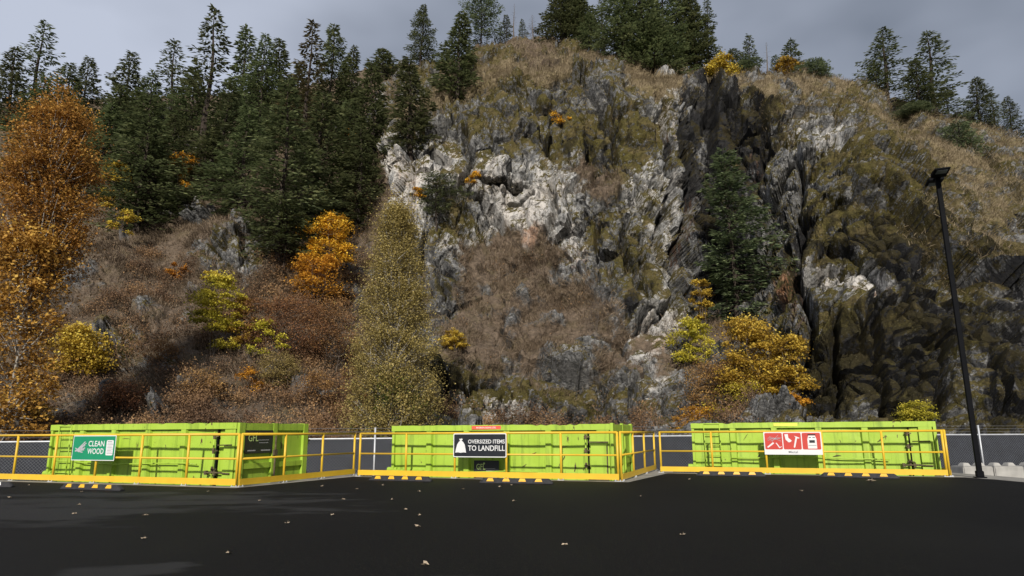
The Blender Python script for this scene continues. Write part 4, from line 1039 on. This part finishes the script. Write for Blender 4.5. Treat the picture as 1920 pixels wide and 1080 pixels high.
def conifer_mesh(seed, H, R, bare=.1, per_m=9.0, droop=.25, dens=1.0, shape='fir', mat='fir', spray=.34, gaps=.1, bark='bark', dead=False, rag=.26):
    rng = np.random.default_rng(seed)
    lean = rng.normal(0, .012, 2)
    def axis(z): return np.array([lean[0] * z + .06 * math.sin(z * .5 + seed), lean[1] * z + .06 * math.cos(z * .43 + seed), z])
    segs = []; zz = np.linspace(-.8, H, 16)
    rad = lambda z: max(.012, .0105 * H * (1 - max(z, 0) / H) ** .9 + .008)
    for a_, b_ in zip(zz[:-1], zz[1:]): segs.append((axis(a_), axis(b_), rad(a_), rad(b_)))
    Pp = []; Dd = []; LL = []; WW = []; TT = []
    nb = int(H * per_m); lop = rng.uniform(0, 6.28)
    for k in range(nb):
        t = bare + (1 - bare) * ((k + rng.random()) / nb) ** .92; z = t * H; u = (t - bare) / (1 - bare)
        if shape == 'fir': prof = (1 - u) ** .85 * (1 - .35 * math.exp(-u * 9)) + .015
        elif shape == 'column': prof = (1 - u) ** .55 * .9 + .02
        elif shape == 'pine': prof = math.sqrt(max(0, 1 - (2 * u - .85) ** 2 / 1.5)) * .9 * (1 - .4 * u) + .06
        elif shape == 'bush': prof = math.sqrt(max(0, 1 - (2 * u - .7) ** 2 / 1.75)) + .05
        az = k * 2.39996 + rng.normal(0, .5)
        bulge = 1 + rag * math.sin(az - lop + u * 4) + rag * math.sin(u * 19 + seed) * (1 - u)
        L = R * prof * bulge * rng.uniform(.55, 1.12) + .12
        if rng.random() < gaps * (1 - u): L *= .35
        el = (-.22 + .85 * u ** 1.5 + rng.normal(0, .10)) if shape != 'pine' else (-.02 + .6 * u + rng.normal(0, .16))
        dh = np.array([math.cos(az), math.sin(az), 0.0]); lat = np.array([-dh[1], dh[0], 0.0])
        base = axis(z)
        def pt(s): return base + dh * (L * s * math.cos(el)) + np.array([0, 0, L * (math.sin(el) * s - droop * (s - s * s * .75) * .8 * (1 - .6 * u))])
        br = max(.006, .013 * L)
        segs.append((base, pt(.5), br, br * .6)); segs.append((pt(.5), pt(1.0), br * .6, .003))
        if dead:
            for q in range(3):
                s = rng.uniform(.3, .9); p0 = pt(s); segs.append((p0, p0 + lat * rng.choice([-1, 1]) * L * .25 + dh * L * .1 + np.array([0, 0, rng.normal(0, .1)]), br * .5, .003))
            continue
        m = max(5, int(L * 17 * dens))
        s = rng.beta(1.9, 1.05, m) * (1 - .10) + .10
        wid = (.30 * L * (1.05 - s) ** .8 + .08)
        off = rng.uniform(-1, 1, m) * wid
        pts = base + dh * (L * s * math.cos(el))[:, None] + lat * off[:, None]
        pts[:, 2] += L * (math.sin(el) * s - droop * (s - s * s * .75) * .8 * (1 - .6 * u)) - np.abs(off) * .22 + rng.normal(0, .05 + .02 * L, m)
        dv = dh * (.55 + .4 * s)[:, None] + lat * (np.sign(off) * rng.uniform(.3, 1.0, m))[:, None]
        dv[:, 2] += rng.normal(-.22, .28, m)
        Pp.append(pts); Dd.append(dv); LL.append(spray * rng.uniform(.6, 1.35, m)); WW.append(spray * .19 * rng.uniform(.7, 1.4, m))
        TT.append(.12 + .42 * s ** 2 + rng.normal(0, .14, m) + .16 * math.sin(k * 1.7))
    V, F = sticks(segs, 5)
    trunk = np_mesh('trunk', V, F, M[bark])
    crown = None
    if not dead:
        # leader
        m = 14; Pp.append(np.array([axis(H * .97)] * m) + rng.normal(0, .05, (m, 3))); Dd.append(rng.normal(0, .35, (m, 3)) + [0, 0, .9]); LL.append(np.full(m, spray)); WW.append(np.full(m, spray * .15)); TT.append(np.full(m, .5))
        V, F, T = sprays(np.concatenate(Pp), np.concatenate(Dd), np.concatenate(LL), np.concatenate(WW), rng, np.concatenate(TT))
        crown = np_mesh('crown', V, F, M[mat], {'tint': T})
    return trunk, crown, H, R

CON = {
 'fir': [conifer_mesh(s, 18, 3.3, .06, 13, .30, .95, 'fir') for s in (1, 2, 3)],
 'slim': [conifer_mesh(s, 18, 2.2, .08, 12, .28, 1.1, 'fir') for s in (11, 12)],
 'open': [conifer_mesh(s, 20, 3.0, .16, 6.5, .12, .8, 'fir', gaps=.5) for s in (21, 22)],
 'tall': [conifer_mesh(31, 24, 2.7, .22, 6.0, .18, .9, 'fir', gaps=.55)],
 'pale': [conifer_mesh(41, 18, 2.1, .1, 10, .25, .8, 'fir', 'firpale', gaps=.3)],
 'pine': [conifer_mesh(51, 12, 4.6, .34, 11, .05, .9, 'pine', 'fir', .34, gaps=.35), conifer_mesh(52, 10, 3.6, .2, 14, .1, 1.0, 'pine', 'firblue', .30, gaps=.3)],
 'bush': [conifer_mesh(61, 4, 1.9, .02, 40, .1, 1.2, 'bush', 'firblue', .26)],
 'dead': [conifer_mesh(71, 12, 1.3, .15, 5, .15, shape='fir', bark='deadwood', dead=True), conifer_mesh(72, 9, 1.9, .15, 9, .05, shape='fir', bark='deadwood', dead=True)],
 'gully': [conifer_mesh(81, 20, 3.3, .03, 12, .30, 1.9, 'column', 'firblue', .32, gaps=.45, rag=.42)],
 'small': [conifer_mesh(91, 7, 1.5, .03, 16, .2, 1.1, 'fir', 'fir', .26), conifer_mesh(92, 7, 1.7, .03, 16, .15, 1.1, 'fir', 'firblue', .26)],
}
_used = {}
def ground_under(px, py):
    cy = float(crest(px))
    if py >= cy: 
        p = hill_point(px, py); return Vector(p)
    p = hill_point(px, cy + 1); q = Vector(p); k = (q.y + 3.0) / q.y
    return Vector((q.x * k, q.y + 3.0, q.z + .2))
def conifer(kind, px, ptop, pbase, wpx, label, group, behind=0.0, cat='tree'):
    lst = CON[kind]; j = _used.get(kind, 0); _used[kind] = j + 1
    trunk, crown, H, R = lst[j % len(lst)]
    g_ = ground_under(px, pbase)
    if behind:
        k = (g_.y + behind) / g_.y; g_ = Vector((g_.x * k, g_.y + behind, EYE + (g_.z - EYE) * k))
    r = ray(px, ptop); ztop = EYE + float(r[2] / r[1]) * g_.y
    h = ztop - g_.z
    w = wpx / F_PX * g_.y / float(ray(px, (ptop + pbase) / 2)[1] + 0) * 1.0
    name = {'dead': 'dead_tree', 'bush': 'evergreen_bush', 'pine': 'pine_tree'}.get(kind, 'fir_tree')
    t = thing(name, label, {'dead': 'dead tree', 'bush': 'bush'}.get(kind, cat), g_ + Vector((0, 0, -.3)), (j * 2.1 + px * .37) % 6.28, group)
    sz = (h + .3) / H; sx_ = max(.25, w / (2 * R) * {'dead': 1.0, 'bush': 1.05, 'pine': 1.1}.get(kind, 1.42))
    t.scale = (sx_, sx_, sz)
    link_mesh('trunk', trunk, None, t)
    if crown: link_mesh('crown', crown, None, t)
    return t

GF = 'firs of the forest left of the cliff'; GR = 'conifers along the rim of the cliff'; GS = 'firs on the right shoulder of the hill'
for a in [
 ('open', 45, 46, 250, 110, 'open crowned fir, leftmost tall tree of the skyline', GF, 6),
 ('slim', 4, 88, 260, 70, 'dark fir cut by the left edge at the skyline', GF, 4),
 ('fir', 100, 120, 300, 105, 'dark fir right behind the top of the orange tree', GF, 0),
 ('fir', 142, 108, 300, 100, 'broad topped fir standing just left of the first dip in the skyline', GF, 5),
 ('fir', 200, 150, 340, 110, 'dark fir a little lower in front of the second dip of the skyline', GF, 0),
 ('fir', 228, 100, 300, 105, 'dark fir with ragged top right of the first skyline dip', GF, 6),
 ('slim', 182, 190, 380, 90, 'dark fir squeezed behind the right edge of the orange tree', GF, 0),
 ('fir', 250, 180, 440, 165, 'large low fir with wide skirts beside yellow leaves and brown slope', GF, 0),
 ('open', 315, 76, 290, 100, 'flat topped fir just left of the tall sparse fir', GF, 8),
 ('tall', 372, 13, 372, 120, 'tallest sparse fir with bare visible trunk rising over the forest', GF, 0),
 ('fir', 322, 215, 360, 110, 'dark fir below the flat topped fir, left of the bare trunk', GF, 0),
 ('fir', 408, 150, 340, 110, 'dark fir at the right side of the tall bare trunk', GF, 4),
 ('slim', 440, 57, 270, 84, 'slender fir on the skyline right of the tallest fir', GF, 8),
 ('fir', 480, 64, 290, 100, 'full fir in the middle of the skyline trio', GF, 6),
 ('slim', 516, 77, 280, 80, 'rightmost and lowest fir of the skyline trio', GF, 8),
 ('fir', 455, 190, 400, 130, 'dark fir below the skyline trio, above the rock outcrop', GF, 0),
 ('pale', 566, 45, 330, 85, 'pale yellowing fir with a thin bare spike top', GF, 2),
 ('fir', 610, 47, 300, 110, 'dense green fir right of the yellowing one', GF, 5),
 ('slim', 657, 84, 260, 60, 'small far fir in the gap before the grassy dome', GF, 3),
 ('fir', 520, 150, 500, 170, 'biggest dark fir of the lower forest, above the orange maples', GF, 0),
 ('fir', 590, 160, 430, 150, 'dark fir with long skirts right of the biggest lower fir', GF, 0),
 ('fir', 642, 190, 400, 120, 'green fir at the foot of the dome in the gully', GF, 0),
 ('slim', 690, 120, 330, 95, 'slim fir growing in the gully at the cliff edge', GF, 0),
 ('small', 716, 94, 150, 70, 'round small fir on the skyline between forest and dome', GF, 3),
 ('slim', 752, 108, 270, 84, 'fir climbing the gully right against the mossy cliff', GF, 0),
 ('fir', 672, 235, 440, 110, 'lowest green fir of the gully beside the pale rock', GF, 0),
 ('fir', 290, 265, 420, 120, 'fir on the upper brush slope left of the bare trunk', GF, 0),
 ('fir', 60, 150, 330, 110, 'dark fir hidden behind the crown of the orange tree', GF, 0),
 ('fir', 560, 250, 440, 130, 'dark fir between the two long skirted lower firs', GF, 0),
 ('fir', 395, 250, 385, 110, 'low fir on the crest of the brush slope at the foot of the tallest fir', GF, 3),
 ('slim', 345, 130, 330, 95, 'dark fir close behind the tall bare trunk', GF, 10),
 ('fir', 265, 140, 330, 110, 'dark fir filling the skyline dip left of the flat topped fir', GF, 12),
 ('fir', 545, 120, 330, 110, 'dark fir standing behind the pale yellowing fir', GF, 12),
 ('pine', 532, 375, 512, 130, 'dark spreading pine hanging over the rock outcrop', GF, 0),
 ('small', 430, 345, 400, 60, 'little fir at the upper edge of the rock outcrop', GF, 0),
 # rim of the cliff
 ('fir', 786, 14, 108, 56, 'single dark fir on the left shoulder of the grassy dome', GR, 0),
 ('slim', 851, 24, 172, 80, 'double topped fir leaning over the cliff rim below the dome', GR, 0),
 ('pine', 900, -6, 77, 100, 'wide crowned pine with a bare trunk on the dome', GR, 0),
 ('small', 949, 30, 72, 30, 'small fir left of the dead snag on the dome', GR, 2),
 ('dead', 964, 7, 72, 26, 'thin dead snag on top of the dome', GR, 2),
 ('small', 978, 36, 70, 22, 'tiny fir right of the dead snag on the dome', GR, 2),
 ('dead', 998, 28, 84, 44, 'bare branched dead tree on the dome beside the tiny fir', GR, 0),
 ('fir', 1052, -25, 90, 100, 'big dark fir at the right end of the dome', GR, 3),
 ('slim', 1080, -8, 92, 70, 'dark fir touching the big fir at the end of the dome', GR, 5),
 ('fir', 1108, 24, 104, 60, 'shorter fir in the gap right of the dome', GR, 3),
 ('open', 1134, -4, 112, 56, 'open fir with a visible trunk left of the dark grove', GR, 3),
 ('fir', 1172, -30, 122, 95, 'leftmost fir of the dark grove above the cleft', GR, 2),
 ('fir', 1212, -40, 136, 120, 'broad fir with a leaning trunk in the dark grove', GR, 0),
 ('fir', 1252, -45, 136, 110, 'tallest fir in the centre of the dark grove', GR, 2),
 ('fir', 1285, -20, 136, 90, 'dark fir on the right side of the grove', GR, 3),
 ('slim', 1306, -14, 138, 64, 'slim fir at the right edge of the grove', GR, 3),
 ('open', 1330, 0, 138, 56, 'thin spiky fir beside the yellow maple on the rim', GR, 2),
 ('fir', 1230, 40, 140, 110, 'low dark fir filling the foot of the grove', GR, 1),
 ('small', 1415, 68, 140, 44, 'narrow fir in the middle of the rim right of the first yellow maple', GR, 2),
 ('dead', 1443, 80, 140, 34, 'thin dead spike between two small firs on the rim', GR, 2),
 ('small', 1378, 92, 140, 50, 'low fir tucked right behind the first yellow maple', GR, 3),
 ('small', 1490, 76, 140, 50, 'small pointed fir behind the second yellow maple', GR, 2),
 ('small', 1466, 104, 142, 40, 'low fir left of the second yellow maple', GR, 2),
 ('bush', 1530, 116, 146, 56, 'low evergreen bush at the right end of the flat rim', GR, 1),
 ('bush', 1400, 112, 142, 50, 'low evergreen bush on the rim between small firs', GR, 1),
 # right shoulder
 ('open', 1668, 58, 186, 100, 'open layered fir, first tall one on the right shoulder', GS, 2),
 ('small', 1640, 120, 172, 44, 'small fir at the left foot of the layered fir', GS, 1),
 ('open', 1756, 66, 214, 105, 'tall spiked fir in the middle of the right shoulder', GS, 2),
 ('fir', 1726, 114, 212, 74, 'fuller fir left of the tall spiked fir', GS, 1),
 ('small', 1790, 165, 226, 64, 'low dark fir at the right foot of the spiked fir', GS, 1),
 ('fir', 1842, 143, 236, 66, 'separate dark fir right of the spiked fir', GS, 2),
 ('open', 1882, 172, 245, 44, 'thin fir second from the right edge of the hill', GS, 3),
 ('fir', 1912, 182, 250, 48, 'fir cut by the right edge of the photo on the shoulder', GS, 3),
 ('bush', 1808, 234, 284, 66, 'round evergreen bush alone on the tan grass', None, 0),
 ('bush', 1715, 196, 216, 60, 'low dark bush under the fuller fir on the shoulder', GS, 0),
 # on the cliff
 ('gully', 1394, 282, 618, 150, 'large blue green fir growing in the dark gully of the cliff', None, 0),
 ('pine', 818, 330, 432, 110, 'small dark pine clinging to the pale rock face', None, 0),
]:
    conifer(a[0], *a[1:6], a[6], a[7])

# ------------------------------------------------------------------ leafy trees and shrubs
def leafy_mesh(seed, H, W, n, leaf, shape, mats, stems=1, bark='bark', clumps=40, flat=.5, spread=.16, base=.12, skew=0.0, tintz=None):
    rng = np.random.default_rng(seed); segs = []
    C = []; 
    for k in range(clumps):
        if shape == 'cone':
            t = rng.random() ** 1.15; r = W / 2 * (.12 + .88 * (1 - t) ** .6) * math.sqrt(rng.random()) * (1 - .25 * math.exp(-t * 14)); z = H * (base + (1 - base) * t)
        elif shape == 'round':
            v = rng.normal(0, 1, 3); v /= np.linalg.norm(v); q = rng.random() ** .42
            z = H * (base + (1 - base) * (.5 + .5 * v[2] * q)); r = W / 2 * math.hypot(v[0], v[1]) * q
        else:   # 'shrub'
            t = rng.random() ** .8; z = H * (base + (1 - base) * t); r = W / 2 * (.35 + .65 * math.sin(math.pi * (.25 + .7 * t))) * math.sqrt(rng.random())
        a_ = rng.uniform(0, 6.283); C.append((r * math.cos(a_) + skew * z, r * math.sin(a_) * .8, z))
    C = np.array(C)
    tr = max(.03, H * .011)
    tops = []
    for s in range(stems):
        a_ = rng.uniform(0, 6.28); b0 = np.array([math.cos(a_), math.sin(a_), 0]) * (.08 * W if stems > 1 else 0) + [0, 0, -.3]
        e = np.array([skew * H * .8, 0, H * .86]) + np.array([math.cos(a_), math.sin(a_), 0]) * (.22 * W if stems > 1 else .02 * W)
        pts = [b0 + (e - b0) * u_ + rng.normal(0, .02 * W, 3) * [1, 1, 0] * (u_ > 0) for u_ in np.linspace(0, 1, 8)]
        for i in range(7): segs.append((pts[i], pts[i+1], tr * (1 - i / 8) / math.sqrt(stems), tr * (1 - (i+1) / 8) / math.sqrt(stems) + .005))
        tops.append(pts)
    for c in C:
        pts = tops[rng.integers(stems)]; zz = [p[2] for p in pts]
        tgt = max(.0, c[2] - .25 * H * rng.uniform(.3, 1)); i = int(np.clip(np.searchsorted(zz, tgt), 0, 7)); p0 = pts[i]
        mid = (p0 + c) / 2 + rng.normal(0, .03 * W, 3); segs.append((p0, mid, tr * .28, tr * .17)); segs.append((mid, c, tr * .17, .004))
    per = n // clumps; Pp = []; tint = []; 
    cw = spread * W
    for k, c in enumerate(C):
        m = int(per * rng.uniform(.5, 1.5)); o = rng.normal(0, 1, (m, 3)) * np.array([cw * rng.uniform(.5, 1.6), cw * rng.uniform(.5, 1.6), cw * flat * rng.uniform(.5, 1.5)]) * rng.uniform(.45, 1.45); o[:, 2] -= .25 * np.abs(o[:, 0])
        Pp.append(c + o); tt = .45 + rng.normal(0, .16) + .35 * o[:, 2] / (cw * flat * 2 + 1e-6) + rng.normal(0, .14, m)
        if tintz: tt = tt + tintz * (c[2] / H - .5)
        tint.append(tt)
    Pp = np.concatenate(Pp); tint = np.concatenate(tint); m = len(Pp)
    Pp[:, 2] = np.maximum(Pp[:, 2], .05)
    dv = rng.normal(0, 1, (m, 3)); dv[:, 2] = dv[:, 2] * .6 - .25
    L = leaf * rng.uniform(.6, 1.4, m)
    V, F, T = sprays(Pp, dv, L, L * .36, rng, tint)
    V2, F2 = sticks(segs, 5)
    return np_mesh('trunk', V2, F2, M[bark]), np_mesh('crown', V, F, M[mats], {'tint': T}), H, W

_ls = [100]
def leafy(name, px, ptop, pbase, wpx, n, leaf, shape, mat, label, cat, group=None, toward=0.0, **kw):
    _ls[0] += 1
    g_ = ground_under(px, pbase)
    if toward:
        k = (g_.y - toward) / g_.y; g_ = Vector((g_.x * k, g_.y - toward, EYE + (g_.z - EYE) * k))
    r = ray(px, ptop); ztop = EYE + float(r[2] / r[1]) * g_.y; h = max(.6, ztop - g_.z)
    w = wpx / F_PX * g_.y
    tr, cr, _, _ = leafy_mesh(_ls[0], h, w, n, leaf, shape, mat, **kw)
    t = thing(name, label, cat, g_, 0, group)
    link_mesh('trunk', tr, None, t); link_mesh('crown', cr, None, t)
    return t
GY = 'yellow maples on the hill'; GO = 'orange bushes on the brush slope'
# tall trees standing at the foot of the slope
def foot_tree(name, px, ptop, d, wpx, n, leaf, shape, mat, label, zb=-.9, **kw):
    _ls[0] += 1
    x, y, z = ray(px, ptop); X = float(ray(px, 800)[0] / ray(px, 800)[1]) * d
    h = EYE + float(z / y) * d - zb; w = wpx / F_PX * d
    tr, cr, _, _ = leafy_mesh(_ls[0], h, w, n, leaf, shape, mat, **kw)
    t = thing(name, label, 'tree', (X, d, zb), 0)
    link_mesh('trunk', tr, None, t); link_mesh('crown', cr, None, t)
    return t
foot_tree('birch_tree', 734, 388, 41, 190, 130000, .095, 'cone', 'olive', 'airy olive yellow birch with pointed crown in front of the cliff', bark='palebark', clumps=1000, spread=.05, flat=1.4, base=.06)
foot_tree('cottonwood_tree', 26, 172, 36, 180, 60000, .125, 'round', 'orange', 'tall orange autumn tree with pale trunk at the left edge', bark='palebark', clumps=450, spread=.075, flat=.8, base=.44)
foot_tree('cottonwood_tree', 2, 440, 34, 170, 16000, .16, 'shrub', 'orange', 'dark orange tree in the lower left corner under the tall one', bark='palebark', clumps=110, spread=.10, flat=.8, base=.15)
for q in [
 ('maple_tree', 148, 606, 712, 112, 4200, .26, 'round', 'yellow_leaf', 'bright yellow maple on the brush slope right of the orange tree', GY),
 ('maple_tree', 405, 510, 670, 92, 3600, .25, 'shrub', 'lime_leaf', 'yellow green maple below the rock outcrop on the brush slope', GY),
 ('maple_tree', 445, 560, 660, 70, 1800, .24, 'shrub', 'yellow_leaf', 'thin yellow maple right of the yellow green one on the brush slope', GY),
 ('maple_tree', 855, 608, 662, 50, 1800, .22, 'round', 'yellow_leaf', 'small yellow maple on the ledge right of the birch', GY),
 ('maple_tree', 1322, 520, 622, 46, 1500, .24, 'shrub', 'yellow_leaf', 'narrow yellow maple at the left foot of the gully fir', GY),
 ('maple_tree', 1415, 600, 770, 130, 6000, .26, 'shrub', 'yellow_leaf', 'largest yellow maple at the foot of the gully', GY),
 ('maple_tree', 1493, 630, 790, 80, 3400, .26, 'shrub', 'yellow_leaf', 'yellow maple against the black mossy rock', GY),
 ('maple_tree', 1300, 595, 700, 90, 2600, .24, 'shrub', 'lime_leaf', 'yellow green maple beside the pale rock foot', GY),
 ('maple_tree', 1356, 103, 150, 62, 2600, .34, 'round', 'yellow_leaf', 'round yellow maple on the cliff rim beside the dark grove', GY),
 ('maple_tree', 1484, 106, 140, 58, 1800, .34, 'round', 'yellow_leaf', 'second yellow maple on the cliff rim in front of a small fir', GY),
 ('maple_tree', 618, 405, 500, 92, 3600, .30, 'shrub', 'gold_leaf', 'bright orange maple under the dark forest firs', GO),
 ('maple_tree', 590, 480, 570, 110, 3200, .26, 'shrub', 'gold_leaf', 'thin orange maple lower on the slope under the bright one', GO),
 ('maple_tree', 333, 492, 528, 34, 700, .24, 'round', 'gold_leaf', 'tiny orange maple alone in the middle of the brush slope', GO),
 ('maple_tree', 785, 342, 368, 30, 600, .28, 'round', 'gold_leaf', 'tiny golden maple on the pale rock beside the small pine', GY),
 ('maple_tree', 214, 305, 400, 60, 1500, .34, 'shrub', 'yellow_leaf', 'yellow maple half hidden among the forest firs', GY),
 ('shrub', 522, 655, 735, 78, 3000, .14, 'round', 'olive', 'round ochre shrub near the bottom of the brush slope', None),
 ('shrub', 1722, 752, 800, 66, 3000, .13, 'round', 'lime_leaf', 'yellow green shrub in front of the black rock above the right bin', None),
 ('maple_tree', 1052, 205, 228, 44, 500, .30, 'round', 'gold_leaf', 'small orange maple high on the mossy cliff face', GO),
 ('maple_tree', 893, 322, 352, 36, 350, .28, 'shrub', 'gold_leaf', 'sparse orange maple on the upper pale face of the cliff', GO),
 ('shrub', 672, 365, 430, 60, 1500, .22, 'shrub', 'tan_leaf', 'tan leaved shrub at the left edge of the pale rock', None),
 ('shrub', 545, 560, 680, 150, 5000, .17, 'shrub', 'rusty_leaf', 'big rusty red bush spreading under the orange maples', GO),
 ('shrub', 480, 560, 660, 90, 2200, .17, 'shrub', 'rusty_leaf', 'rusty bush left of the big rusty one', GO),
 ('shrub', 620, 560, 700, 90, 2800, .17, 'shrub', 'rusty_leaf', 'rusty red bush just left of the birch', GO),
 ('maple_tree', 30, 735, 830, 90, 2400, .22, 'shrub', 'yellow_leaf', 'low yellow maple at the left edge over the fence', GY),
 ('shrub', 1340, 680, 790, 120, 3600, .17, 'shrub', 'rusty_leaf', 'reddish bush between the pale rock foot and the largest maple', GO),
 ('shrub', 1400, 720, 800, 160, 3600, .17, 'shrub', 'lime_leaf', 'low yellow green bush right over the rim of the right bin', None),
 ('shrub', 1310, 760, 810, 90, 1800, .15, 'shrub', 'gold_leaf', 'low orange bush at the left end of the right bin', GO),
 ('maple_tree', 1480, 740, 800, 60, 1500, .22, 'shrub', 'gold_leaf', 'low orange maple at the foot of the one against black rock', GY),
 ('maple_tree', 500, 600, 690, 60, 900, .22, 'shrub', 'lime_leaf', 'sparse yellow green maple left of the ochre shrub', GY),
 ('maple_tree', 335, 285, 370, 50, 1000, .30, 'shrub', 'gold_leaf', 'thin orange maple in the forest shade left of the bare trunk', GY),
 ('maple_tree', 652, 245, 330, 46, 900, .32, 'shrub', 'gold_leaf', 'orange maple in the forest edge of the gully below the dome', GY),
 ('maple_tree', 225, 395, 440, 50, 700, .26, 'shrub', 'yellow_leaf', 'low yellow maple under the forest skirts beside the orange tree', GY),
 ('shrub', 300, 640, 690, 70, 1300, .15, 'shrub', 'rusty_leaf', 'rusty shrub in the middle of the brush slope by grey stones', GO),
 ('shrub', 380, 700, 760, 90, 1700, .15, 'shrub', 'rusty_leaf', 'rusty shrub low on the slope above the end of the left bin', GO),
 ('shrub', 230, 720, 780, 90, 1500, .15, 'shrub', 'rusty_leaf', 'rusty shrub low on the slope above the green sign', GO),
 ('shrub', 460, 690, 740, 60, 1000, .15, 'shrub', 'gold_leaf', 'small orange shrub left of the ochre shrub', GO),
 ('maple_tree', 395, 500, 540, 36, 700, .22, 'round', 'yellow_leaf', 'tiny yellow maple touching the foot of the rock outcrop', GY),
 ('shrub', 590, 700, 780, 90, 1700, .15, 'shrub', 'rusty_leaf', 'rusty shrub low on the slope above the right end of the left bin', GO),
 ('shrub', 655, 690, 790, 60, 1200, .15, 'shrub', 'rusty_leaf', 'reddish shrub touching the left side of the birch', GO),
 ('shrub', 1112, 560, 640, 66, 160, .12, 'shrub', 'tan_leaf', 'bare grey twiggy shrub on the brown apron below the cliff', None),
]:
    nm, px, pt_, pb, w, n, lf, sh, mt, lab, gr = q
    n = int(n * 2.5); lf *= .62
    kw = dict(clumps=max(10, n // 70), spread=.10, flat=.55, base=.12, stems=3, bark='deadwood')
    if mt in ('yellow_leaf', 'gold_leaf', 'lime_leaf'): kw.update(spread=.085, flat=.42, clumps=max(9, n // 170))
    if w == 66 and n == 400: kw.update(clumps=60, stems=8)
    leafy(nm, px, pt_, pb, w, n, lf, sh, mt, lab, 'shrub' if nm == 'shrub' else 'tree', gr, toward=7.0 if 'forest' in lab else 0.0, **kw)
# green bush at the foot of the birch
foot_tree('shrub', 738, 700, 40.4, 110, 7000, .10, 'shrub', 'green_leaf', 'green leafy bush round the foot of the birch', clumps=90, spread=.11, stems=5, flat=.8)['category'] = 'shrub'
